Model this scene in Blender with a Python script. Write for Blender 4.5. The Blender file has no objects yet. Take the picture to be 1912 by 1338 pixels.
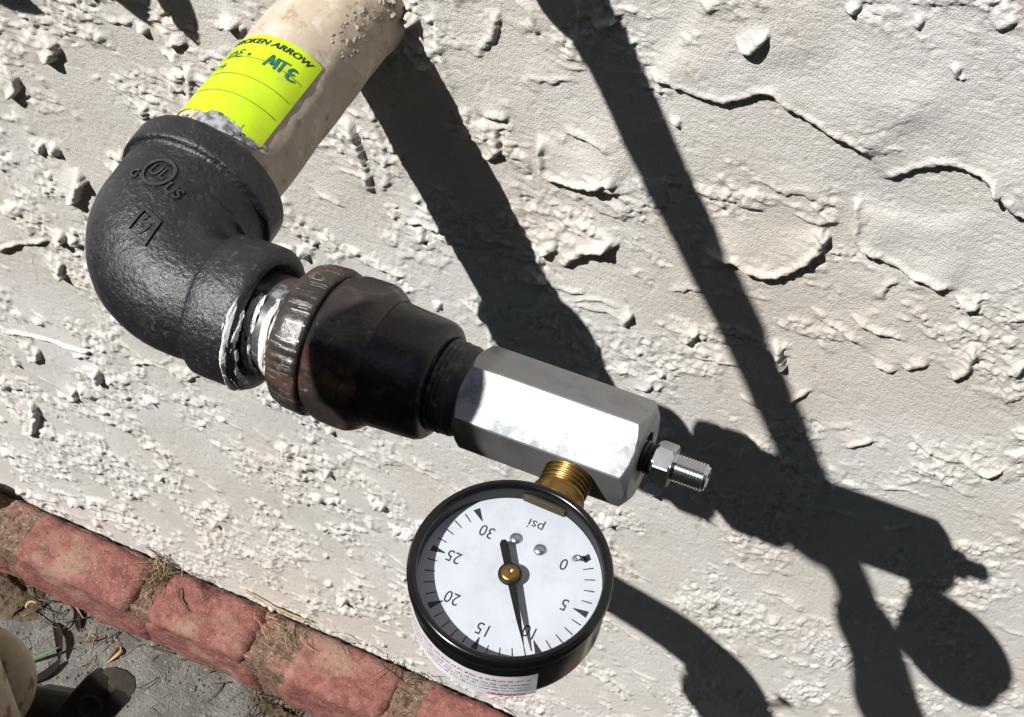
import bpy, bmesh, math, random
import numpy as np
from mathutils import Vector, Matrix
from mathutils.bvhtree import BVHTree

# ------------------------------------------------------------------ camera, world, sun, exposure
# all lengths below are millimetres; S turns them into metres.  X runs along the wall, Y into the wall, Z up
S = 0.001
scene = bpy.context.scene
col = scene.collection

cam_d = bpy.data.cameras.new('camera')
cam_d.sensor_width = 36.0
cam_d.lens = 36.0 * 2469.6 / 1912.0
cam_d.clip_start = 0.01
cam_d.clip_end = 200.0
cam = bpy.data.objects.new('camera', cam_d)
col.objects.link(cam)
CAM = np.array([207.366, -335.080, 317.279])
R_ = np.array([[0.9128450830303416, 0.407942470725297, 0.01722773826911292],
               [0.3396523443712014, -0.7352637172190386, -0.5865352087508378],
               [-0.22660569134616984, 0.5412672230236948, -0.8097404855444382]])
mw = Matrix.Identity(4)
for i in range(3):
    mw[i][0] = R_[0][i]; mw[i][1] = -R_[1][i]; mw[i][2] = -R_[2][i]; mw[i][3] = CAM[i] * S
cam.matrix_world = mw
scene.camera = cam

LIGHT = np.array([0.7973, 1.0, -1.5481])            # the way the sunlight travels
SUN_EL = math.atan2(1.5481, math.hypot(0.7973, 1.0))
world = bpy.data.worlds.new("World")
scene.world = world
world.use_nodes = True
wn = world.node_tree
wn.nodes.clear()
sky = wn.nodes.new('ShaderNodeTexSky')
sky.sky_type = 'NISHITA'
sky.sun_disc = False
sky.sun_elevation = SUN_EL
sky.sun_rotation = math.atan2(-LIGHT[0], -LIGHT[1])
sky.altitude = 200
sky.air_density = 1.0
sky.dust_density = 0.6
bg = wn.nodes.new('ShaderNodeBackground')
bg.inputs['Strength'].default_value = 0.065
wo = wn.nodes.new('ShaderNodeOutputWorld')
wn.links.new(sky.outputs[0], bg.inputs[0])
wn.links.new(bg.outputs[0], wo.inputs[0])

sun_d = bpy.data.lights.new('sun', 'SUN')
sun_d.energy = 5.0
sun_d.angle = math.radians(0.53)
sun_d.color = (1.0, 0.972, 0.93)
sun = bpy.data.objects.new('sun', sun_d)
col.objects.link(sun)
sun.rotation_euler = Vector(LIGHT).to_track_quat('-Z', 'Y').to_euler()
sun.location = (-1, -1.2, 2)

scene.view_settings.view_transform = 'Standard'
scene.view_settings.look = 'None'
scene.view_settings.exposure = 0.55
scene.view_settings.gamma = 1.0
scene.view_settings.use_curve_mapping = False
scene.render.engine = 'CYCLES'
scene.cycles.max_bounces = 6
scene.cycles.caustics_reflective = False
scene.cycles.caustics_refractive = False

rng = np.random.default_rng(11)
random.seed(5)
E3 = np.eye(3)

# ------------------------------------------------------------------ helpers
ORIGIN = {}

def npa(*a): return np.array(a, float)
def unit(v): return np.asarray(v, float) / np.linalg.norm(v)

def thing(name, label, cat, base, group=None):
    o = bpy.data.objects.new(name, None)
    o.empty_display_size = 0.02
    o.location = Vector(base) * S
    col.objects.link(o)
    ORIGIN[o] = npa(*base)
    tag(o, label, cat, group)
    return o

def tag(o, label=None, cat=None, group=None, kind=None):
    if label: o['label'] = label
    if cat: o['category'] = cat
    if group: o['group'] = group
    if kind: o['kind'] = kind
    return o

def mesh(name, V, F, m, parent=None, smooth=True, base=None):
    """V in world millimetres, F list of index tuples (or an int array of quads)"""
    V = np.asarray(V, float)
    if parent is not None: org = ORIGIN[parent]
    elif base is not None: org = npa(*base)
    else: org = V.mean(0)
    me = bpy.data.meshes.new(name)
    L = (V - org) * S
    if isinstance(F, np.ndarray) and F.ndim == 2:
        n, k = F.shape
        me.vertices.add(len(L)); me.vertices.foreach_set('co', L.ravel().astype(np.float32))
        me.loops.add(n * k); me.loops.foreach_set('vertex_index', F.ravel().astype(np.int32))
        me.polygons.add(n); me.polygons.foreach_set('loop_start', np.arange(0, n * k, k, dtype=np.int32))
        me.update(calc_edges=True)
    else:
        me.from_pydata(L.tolist(), [], [tuple(int(i) for i in f) for f in F])
    me.polygons.foreach_set('use_smooth', np.full(len(me.polygons), smooth))
    me.update()
    if m is not None: me.materials.append(m)
    o = bpy.data.objects.new(name, me)
    col.objects.link(o)
    if parent is not None: o.parent = parent
    else: o.location = Vector(org) * S
    ORIGIN[o] = org
    if parent is not None: o.location = (0, 0, 0)
    return o

class MB:
    """collects pieces into one mesh"""
    def __init__(self): self.V = []; self.F = []; self.n = 0
    def add(self, V, F):
        V = np.asarray(V, float)
        self.V.append(V); self.F += [tuple(int(i) + self.n for i in f) for f in F]; self.n += len(V)
        return self
    def build(self, name, m, parent=None, smooth=True, base=None):
        return mesh(name, np.vstack(self.V), self.F, m, parent, smooth, base)

def frame_of(d):
    d = unit(d)
    a = npa(0, 0, 1) if abs(d[2]) < 0.9 else npa(1, 0, 0)
    e1 = unit(a - d * (a @ d)); e2 = np.cross(d, e1)
    return e1, e2, d

def grid_faces(nr, nc, wrap=True):
    F = []
    for i in range(nr - 1):
        for j in range(nc if wrap else nc - 1):
            k = (j + 1) % nc
            F.append((i * nc + j, i * nc + k, (i + 1) * nc + k, (i + 1) * nc + j))
    return F

def revolve(A, d, prof, n=64, e1=None, rfun=None, caps=(False, False)):
    """prof: list of (distance along d from A, radius)"""
    d = unit(d)
    if e1 is None: e1 = frame_of(d)[0]
    e2 = np.cross(d, e1)
    V = []
    for (k, r) in prof:
        for j in range(n):
            t = 2 * math.pi * j / n
            rr = r if rfun is None else rfun(k, t, r)
            V.append(A + d * k + rr * (math.cos(t) * e1 + math.sin(t) * e2))
    F = grid_faces(len(prof), n)
    if caps[0]: F.append(tuple(range(n))[::-1])
    if caps[1]: F.append(tuple((len(prof) - 1) * n + j for j in range(n)))
    return np.array(V), F

def sweep(P, rad, n=16, caps=True):
    P = np.asarray(P, float); m = len(P)
    T = np.gradient(P, axis=0); T /= np.linalg.norm(T, axis=1)[:, None]
    e1 = frame_of(T[0])[0]; V = []
    for i in range(m):
        e1 = unit(e1 - T[i] * (e1 @ T[i])); e2 = np.cross(T[i], e1)
        r = rad[i] if hasattr(rad, '__len__') else rad
        for j in range(n):
            t = 2 * math.pi * j / n
            V.append(P[i] + r * (math.cos(t) * e1 + math.sin(t) * e2))
    F = grid_faces(m, n)
    if caps: F.append(tuple(range(n))[::-1]); F.append(tuple((m - 1) * n + j for j in range(n)))
    return np.array(V), F

def spline(P, n):
    P = np.asarray(P, float); m = len(P)
    Q = np.vstack([2 * P[0] - P[1], P, 2 * P[-1] - P[-2]]); out = []
    for x in np.linspace(0, m - 1 - 1e-9, n):
        i = int(x); t = x - i; a, b, c, d = Q[i:i + 4]
        out.append(0.5 * (2 * b + (c - a) * t + (2 * a - 5 * b + 4 * c - d) * t * t + (3 * b - a - 3 * c + d) * t ** 3))
    return np.array(out)

def box(c, ex, ey, ez, hx, hy, hz, bev=0.0, seg=2):
    bm = bmesh.new()
    bmesh.ops.create_cube(bm, size=2)
    for v in bm.verts: v.co = Vector((v.co.x * hx, v.co.y * hy, v.co.z * hz))
    if bev > 0: bmesh.ops.bevel(bm, geom=bm.edges[:], offset=bev, segments=seg, affect='EDGES', profile=0.5)
    bm.verts.ensure_lookup_table()
    V = np.array([np.asarray(c) + v.co.x * ex + v.co.y * ey + v.co.z * ez for v in bm.verts])
    bm.verts.index_update()
    F = [tuple(v.index for v in f.verts) for f in bm.faces]
    bm.free()
    return V, F

def text_mesh(txt, size, shear=0.0, bold=0.0, align='CENTER', extrude=0.0):
    cu = bpy.data.curves.new('lettering', 'FONT')
    cu.body = txt; cu.size = size; cu.shear = shear; cu.offset = bold
    cu.align_x = align; cu.align_y = 'CENTER'; cu.extrude = extrude; cu.resolution_u = 4
    ob = bpy.data.objects.new('lettering', cu)
    me = ob.to_mesh()
    V = np.array([v.co[:] for v in me.vertices]); F = [tuple(p.vertices) for p in me.polygons]
    ob.to_mesh_clear(); bpy.data.objects.remove(ob); bpy.data.curves.remove(cu)
    return V, F

def strokes(lines, w):
    """flat strips in the a,b plane"""
    V = []; F = []
    for ln in lines:
        P = np.asarray(ln, float)
        T = np.gradient(P, axis=0); T /= np.maximum(np.linalg.norm(T, axis=1), 1e-9)[:, None]
        N = np.stack([-T[:, 1], T[:, 0]], 1)
        b = len(V)
        for p, q in zip(P, N):
            V.append(p + q * w / 2); V.append(p - q * w / 2)
        for i in range(len(P) - 1): F.append((b + 2 * i, b + 2 * i + 1, b + 2 * i + 3, b + 2 * i + 2))
    return np.array(V), F

# ------------------------------------------------------------------ noise (numpy)
def _hash(ix, iy, seed):
    h = (ix.astype(np.int64) * 374761393 + iy.astype(np.int64) * 668265263 + seed * 974634777) & 0xffffffff
    h = ((h ^ (h >> 13)) * 1274126177) & 0xffffffff
    return (h ^ (h >> 16)) & 0xffffffff

def perlin(x, y, seed=0):
    ix = np.floor(x); iy = np.floor(y); fx = x - ix; fy = y - iy
    ix = ix.astype(np.int64); iy = iy.astype(np.int64)
    u = fx * fx * fx * (fx * (fx * 6 - 15) + 10); v = fy * fy * fy * (fy * (fy * 6 - 15) + 10)
    def g(a, b, dx, dy):
        t = _hash(a, b, seed) * (2 * math.pi / 4294967296.0)
        return np.cos(t) * dx + np.sin(t) * dy
    n00 = g(ix, iy, fx, fy); n10 = g(ix + 1, iy, fx - 1, fy)
    n01 = g(ix, iy + 1, fx, fy - 1); n11 = g(ix + 1, iy + 1, fx - 1, fy - 1)
    a = n00 + u * (n10 - n00); b = n01 + u * (n11 - n01)
    return (a + v * (b - a)) * 1.5

def fbm(x, y, scale, octs, seed, gain=0.5):
    s = 0; a = 1.0; f = 1.0 / scale
    for o in range(octs):
        s = s + a * perlin(x * f + 17.3 * o, y * f - 9.1 * o, seed + o); a *= gain; f *= 2.03
    return s

def sstep(a, b, x):
    t = np.clip((x - a) / (b - a), 0, 1); return t * t * (3 - 2 * t)

# ------------------------------------------------------------------ materials
def mat(name, c1, c2=None, scale=40.0, rough=0.7, metal=0.0, spec=0.5, detail=6.0, lo=0.35, hi=0.65,
        bumps=(), spots=(), rough2=None, aniso=0.0, coat=0.0):
    """colour noise between c1 and c2; spots = [(colour, noise scale, lo, hi, amount, roughness or None, metallic or None)];
    bumps = [(noise scale, height in mm, strength)]"""
    m = bpy.data.materials.new(name); m.use_nodes = True
    nt = m.node_tree; N = nt.nodes; Lk = nt.links; N.clear()
    out = N.new('ShaderNodeOutputMaterial'); b = N.new('ShaderNodeBsdfPrincipled'); Lk.new(b.outputs[0], out.inputs[0])
    tc = N.new('ShaderNodeTexCoord')
    def noise(sc, det=detail, ro=0.55, off=0.0):
        n = N.new('ShaderNodeTexNoise'); n.inputs['Scale'].default_value = sc; n.inputs['Detail'].default_value = det
        n.inputs['Roughness'].default_value = ro
        if off:
            mp = N.new('ShaderNodeMapping'); mp.inputs['Location'].default_value = (off, off * .7, -off)
            Lk.new(tc.outputs['Object'], mp.inputs[0]); Lk.new(mp.outputs[0], n.inputs['Vector'])
        else: Lk.new(tc.outputs['Object'], n.inputs['Vector'])
        return n
    def ramp(src, lo, hi):
        r = N.new('ShaderNodeMapRange'); r.interpolation_type = 'SMOOTHSTEP'
        r.inputs['From Min'].default_value = lo; r.inputs['From Max'].default_value = hi
        Lk.new(src, r.inputs['Value']); return r.outputs[0]
    def mixc(f, a, bcol):
        x = N.new('ShaderNodeMix'); x.data_type = 'RGBA'; Lk.new(f, x.inputs[0])
        for sock, v in ((6, a), (7, bcol)):
            if isinstance(v, tuple): x.inputs[sock].default_value = (*v, 1)
            else: Lk.new(v, x.inputs[sock])
        return x.outputs[2]
    def mixf(f, a, bv):
        x = N.new('ShaderNodeMix'); x.data_type = 'FLOAT'; Lk.new(f, x.inputs[0])
        for sock, v in ((2, a), (3, bv)):
            if isinstance(v, (int, float)): x.inputs[sock].default_value = v
            else: Lk.new(v, x.inputs[sock])
        return x.outputs[0]
    colr = tuple(c1); ro = rough; me = metal
    if c2 is not None:
        f = ramp(noise(scale).outputs[0], lo, hi)
        colr = mixc(f, tuple(c1), tuple(c2))
        if rough2 is not None: ro = mixf(f, rough, rough2)
    for i, sp in enumerate(spots):
        c, sc, l0, h0, amt, r_, m_ = sp
        f = ramp(noise(sc, 7.0, 0.6, 3.1 * (i + 1)).outputs[0], l0 - .07, h0 - .06)
        if amt < 1:
            k = N.new('ShaderNodeMath'); k.operation = 'MULTIPLY'; Lk.new(f, k.inputs[0]); k.inputs[1].default_value = amt; f = k.outputs[0]
        colr = mixc(f, colr, tuple(c))
        if r_ is not None: ro = mixf(f, ro, r_)
        if m_ is not None: me = mixf(f, me, m_)
    for sock, v in (('Base Color', colr), ('Roughness', ro), ('Metallic', me)):
        if isinstance(v, tuple): b.inputs[sock].default_value = (*v, 1)
        elif isinstance(v, (int, float)): b.inputs[sock].default_value = v
        else: Lk.new(v, b.inputs[sock])
    b.inputs['Specular IOR Level'].default_value = spec
    b.inputs['Anisotropic'].default_value = aniso
    b.inputs['Coat Weight'].default_value = coat
    prev = None
    for (sc, h, st) in bumps:
        bp = N.new('ShaderNodeBump'); bp.inputs['Strength'].default_value = st; bp.inputs['Distance'].default_value = h * S
        Lk.new(noise(sc, 4.0, 0.6).outputs[0], bp.inputs['Height'])
        if prev is not None: Lk.new(prev, bp.inputs['Normal'])
        prev = bp.outputs[0]
    if prev is not None: Lk.new(prev, b.inputs['Normal'])
    m['bsdf'] = b.name
    return m

M = {}
M['stucco'] = mat('stucco', (0.60, 0.562, 0.515), (0.545, 0.505, 0.458), scale=14, rough=0.92, spec=0.2, lo=0.3, hi=0.7,
                  spots=[((0.47, 0.41, 0.35), 22, .60, .80, .4, None, None), ((0.60, 0.595, 0.585), 6, .42, .66, .8, None, None),
                         ((0.36, 0.29, 0.22), 120, .68, .78, .6, None, None)],
                  bumps=[(1700, .7, .85), (520, .6, .5)])
M['pipe_paint'] = mat('pipe_paint', (0.50, 0.42, 0.335), (0.43, 0.355, 0.28), scale=60, rough=0.62, spec=0.3,
                      spots=[((0.30, 0.22, 0.15), 140, .62, .72, .75, .8, None), ((0.62, 0.57, 0.48), 220, .62, .7, .5, None, None)],
                      bumps=[(260, .25, .35), (900, .12, .3)])
M['rust_crust'] = mat('rust_crust', (0.33, 0.25, 0.17), (0.50, 0.44, 0.35), scale=900, rough=0.95, bumps=[(1200, .4, .7)])
M['pipe_dope'] = mat('pipe_dope', (0.06, 0.065, 0.08), (0.34, 0.34, 0.37), scale=320, rough=0.5, lo=.35, hi=.62, bumps=[(700, .4, .6)])
M['sticker'] = mat('sticker', (0.45, 0.63, 0.014), (0.42, 0.59, 0.014), scale=120, rough=0.5, spec=0.35,
                   spots=[((0.33, 0.38, 0.14), 170, .64, .76, .5, None, None)], bumps=[(110, .5, .4)])
M['print_black'] = mat('print_black', (0.02, 0.022, 0.02), rough=0.6)
M['print_grey'] = mat('print_grey', (0.13, 0.14, 0.16), rough=0.6)
M['print_red'] = mat('print_red', (0.55, 0.06, 0.07), rough=0.6)
M['ink'] = mat('ink', (0.012, 0.085, 0.07), (0.03, 0.18, 0.13), scale=500, rough=0.5)
M['ink_thin'] = mat('ink_thin', (0.02, 0.07, 0.05), rough=0.5)
M['rule'] = mat('rule', (0.17, 0.17, 0.02), rough=0.6)
M['black_iron'] = mat('black_iron', (0.012, 0.013, 0.017), (0.008, 0.0085, 0.011), scale=60, rough=0.36, spec=0.6, rough2=0.45,
                      spots=[((0.055, 0.053, 0.052), 48, .56, .80, .45, .58, None), ((0.07, 0.07, 0.075), 420, .64, .74, .5, .55, None)],
                      bumps=[(380, .8, .8), (1000, .4, .7)])
M['worn_lit_iron'] = mat('worn_lit_iron', (0.035, 0.036, 0.04), (0.02, 0.02, 0.023), scale=400, rough=0.33, spec=0.8)  # lighter wear colour that also imitates sun caught by the raised marks
M['dusty_iron'] = mat('dusty_iron', (0.028, 0.028, 0.03), (0.05, 0.047, 0.045), scale=90, rough=0.5, spec=0.45,
                      spots=[((0.22, 0.20, 0.18), 260, .56, .72, .6, .8, None)], bumps=[(500, .4, .55), (1400, .2, .4)])
M['nipple_steel'] = mat('nipple_steel', (0.035, 0.037, 0.045), (0.07, 0.07, 0.08), scale=90, rough=0.42, metal=0.12, spec=0.55,
                        spots=[((0.30, 0.31, 0.33), 160, .60, .74, .7, .4, None), ((0.09, 0.04, 0.02), 120, .62, .75, .6, .7, 0.0)],
                        bumps=[(600, .15, .4)])
M['tape'] = mat('tape', (0.76, 0.76, 0.74), (0.55, 0.55, 0.53), scale=400, rough=0.6, bumps=[(700, .5, .8)])
M['rusty_iron'] = mat('rusty_iron', (0.028, 0.022, 0.020), (0.014, 0.012, 0.012), scale=70, rough=0.36, spec=0.55, rough2=0.3,
                      spots=[((0.13, 0.048, 0.020), 62, .58, .74, .8, .6, None), ((0.16, 0.15, 0.14), 300, .68, .76, .6, .35, None)],
                      bumps=[(240, .6, .6), (1000, .22, .6)])
M['nut_iron'] = mat('nut_iron', (0.050, 0.046, 0.044), (0.024, 0.022, 0.021), scale=110, rough=0.34, metal=0.3, spec=0.6, rough2=0.42,
                    spots=[((0.125, 0.048, 0.022), 60, .55, .72, .85, .6, 0.0), ((0.22, 0.21, 0.20), 260, .64, .74, .7, .3, 0.5)],
                    bumps=[(240, .6, .6), (900, .25, .6)])
M['body_black'] = mat('body_black', (0.016, 0.015, 0.015), (0.010, 0.010, 0.011), scale=60, rough=0.34, spec=0.5,
                       spots=[((0.10, 0.085, 0.075), 220, .60, .74, .4, .7, None)], bumps=[(300, .4, .5), (1100, .2, .4)])  # near-black for the union body, with lighter brown specks
M['scratch'] = mat('scratch', (0.62, 0.60, 0.56), (0.3, 0.28, 0.26), scale=900, rough=0.35, metal=0.7)
M['scratch_dark'] = mat('scratch_dark', (0.10, 0.10, 0.10), (0.2, 0.2, 0.2), scale=900, rough=0.6, metal=0.6)
M['aluminium'] = mat('aluminium', (0.37, 0.37, 0.375), (0.31, 0.31, 0.32), scale=32, rough=0.50, metal=1.0, rough2=0.66,
                     spots=[((0.22, 0.245, 0.27), 100, .56, .70, .8, .72, None), ((0.20, 0.20, 0.20), 600, .70, .78, .6, .5, None)],
                     bumps=[(240, .12, .4), (1600, .10, .6)])
M['chrome'] = mat('chrome', (0.62, 0.63, 0.65), rough=0.18, metal=1.0, bumps=[(900, .05, .3)])
M['zinc'] = mat('zinc', (0.55, 0.57, 0.60), (0.42, 0.44, 0.47), scale=150, rough=0.3, metal=1.0)
M['neck'] = mat('neck', (0.05, 0.04, 0.035), (0.16, 0.11, 0.06), scale=300, rough=0.4, metal=0.5)
M['brass'] = mat('brass', (0.40, 0.25, 0.085), (0.30, 0.175, 0.055), scale=140, rough=0.27, metal=1.0, rough2=0.36,
                 spots=[((0.10, 0.055, 0.02), 200, .60, .74, .7, .5, None)], bumps=[(700, .08, .4)])
M['dull_brass'] = mat('dull_brass', (0.075, 0.06, 0.03), (0.05, 0.04, 0.02), scale=200, rough=0.6, metal=0.4)
M['case_black'] = mat('case_black', (0.004, 0.004, 0.0045), rough=0.2, spec=0.42,
                      spots=[((0.06, 0.06, 0.06), 320, .76, .82, .4, .5, None)], bumps=[(300, .05, .3)])
M['case_inside'] = mat('case_inside', (0.006, 0.006, 0.0065), rough=0.5, spec=.3)
M['dial'] = mat('dial', (0.46, 0.495, 0.55), (0.425, 0.46, 0.515), scale=110, rough=0.8, spec=0.1,
                spots=[((0.40, 0.42, 0.46), 160, .58, .74, .6, None, None)])
M['dial_ink'] = mat('dial_ink', (0.025, 0.027, 0.032), rough=0.6, spec=.2)
M['pointer'] = mat('pointer', (0.004, 0.004, 0.0045), rough=0.45, spec=.25)
M['label'] = mat('label', (0.70, 0.69, 0.72), (0.60, 0.59, 0.62), scale=200, rough=0.4, bumps=[(180, .15, .3)])
M['brick'] = mat('brick', (0.245, 0.104, 0.088), (0.16, 0.064, 0.055), scale=130, rough=0.92, spec=0.15, lo=.36, hi=.64, detail=9,
                 spots=[((0.20, 0.075, 0.06), 420, .58, .68, .7, None, None), ((0.28, 0.185, 0.14), 26, .58, .74, .75, None, None),
                        ((0.085, 0.045, 0.035), 300, .66, .74, .75, None, None), ((0.42, 0.31, 0.27), 620, .66, .74, .6, None, None)],
                 bumps=[(900, 1.0, .9), (260, 1.6, .7)])
M['mortar'] = mat('mortar', (0.19, 0.122, 0.09), (0.11, 0.07, 0.05), scale=150, rough=0.95, spec=0.15, detail=9,
                  spots=[((0.23, 0.11, 0.09), 60, .52, .66, .7, None, None), ((0.36, 0.29, 0.21), 420, .62, .7, .6, None, None), ((0.05, 0.038, 0.026), 230, .60, .70, .8, None, None)],
                  bumps=[(600, 1.8, .9)])
M['concrete'] = mat('concrete', (0.165, 0.157, 0.146), (0.10, 0.094, 0.086), scale=48, detail=10, rough=0.92, spec=0.2,
                    spots=[((0.27, 0.265, 0.26), 260, .64, .74, .7, None, None), ((0.08, 0.066, 0.05), 90, .64, .78, .6, None, None),
                           ((0.06, 0.052, 0.045), 500, .68, .76, .8, None, None)], bumps=[(520, 1.6, .9), (130, 2.2, .6)])
M['soil'] = mat('soil', (0.05, 0.037, 0.025), (0.12, 0.09, 0.06), scale=120, rough=1.0, spec=0.1, bumps=[(300, 3., .9)])
M['straw'] = mat('straw', (0.42, 0.32, 0.18), (0.24, 0.17, 0.09), scale=90, rough=0.85)
M['straw_dark'] = mat('straw_dark', (0.10, 0.075, 0.05), (0.05, 0.036, 0.026), scale=90, rough=0.9)
M['dry_leaf'] = mat('dry_leaf', (0.50, 0.35, 0.17), (0.36, 0.22, 0.10), scale=70, rough=0.75, bumps=[(200, .6, .5)])
M['dark_strip'] = mat('dark_strip', (0.014, 0.011, 0.012), (0.022, 0.016, 0.014), scale=120, rough=0.9, spec=0.05)  # near-black, for narrow strips on the concrete
M['green'] = mat('green', (0.03, 0.085, 0.014), (0.05, 0.10, 0.025), scale=60, rough=0.6)
M['leaf_green'] = mat('leaf_green', (0.06, 0.10, 0.03), (0.10, 0.12, 0.05), scale=60, rough=0.6)
M['bark'] = mat('bark', (0.16, 0.11, 0.07), (0.09, 0.06, 0.04), scale=150, rough=0.9, bumps=[(200, 1., .8)])
M['valve_paint'] = mat('valve_paint', (0.36, 0.28, 0.18), (0.28, 0.21, 0.13), scale=60, rough=0.6,
                       spots=[((0.16, 0.07, 0.03), 130, .58, .68, .9, .9, None), ((0.42, 0.36, 0.27), 260, .6, .72, .6, None, None)],
                       bumps=[(220, .6, .6)])  # beige darkened for the shade the valve stands in
M['dark_metal'] = mat('dark_metal', (0.016, 0.013, 0.010), (0.026, 0.019, 0.013), scale=80, rough=0.6, spec=.2,
                      spots=[((0.07, 0.035, 0.014), 90, .6, .75, .6, None, None)], bumps=[(300, .3, .5)])  # the bracket's shade is put into this dark colour
M['low_bounce_lawn'] = mat('low_bounce_lawn', (0.045, 0.07, 0.02), (0.07, 0.08, 0.03), scale=9, rough=1.0, spec=0.1)
M['trim'] = mat('trim', (0.30, 0.27, 0.235), (0.25, 0.22, 0.19), scale=3, rough=0.7)
M['hose'] = mat('hose', (0.05, 0.075, 0.05), (0.04, 0.06, 0.04), scale=80, rough=0.5)

def glass_mat():
    m = bpy.data.materials.new('clear_lens'); m.use_nodes = True
    nt = m.node_tree; N = nt.nodes; N.clear()
    out = N.new('ShaderNodeOutputMaterial'); mx = N.new('ShaderNodeMixShader')
    tr = N.new('ShaderNodeBsdfTransparent'); tr.inputs[0].default_value = (.985, .985, .985, 1)
    gl = N.new('ShaderNodeBsdfGlossy'); gl.inputs['Roughness'].default_value = 0.08
    fr = N.new('ShaderNodeFresnel'); fr.inputs[0].default_value = 1.4
    k = N.new('ShaderNodeMath'); k.operation = 'MULTIPLY'; k.inputs[1].default_value = 0.5
    nt.links.new(fr.outputs[0], k.inputs[0]); nt.links.new(k.outputs[0], mx.inputs[0])
    nt.links.new(tr.outputs[0], mx.inputs[1]); nt.links.new(gl.outputs[0], mx.inputs[2]); nt.links.new(mx.outputs[0], out.inputs[0])
    return m
M['lens'] = glass_mat()
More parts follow.
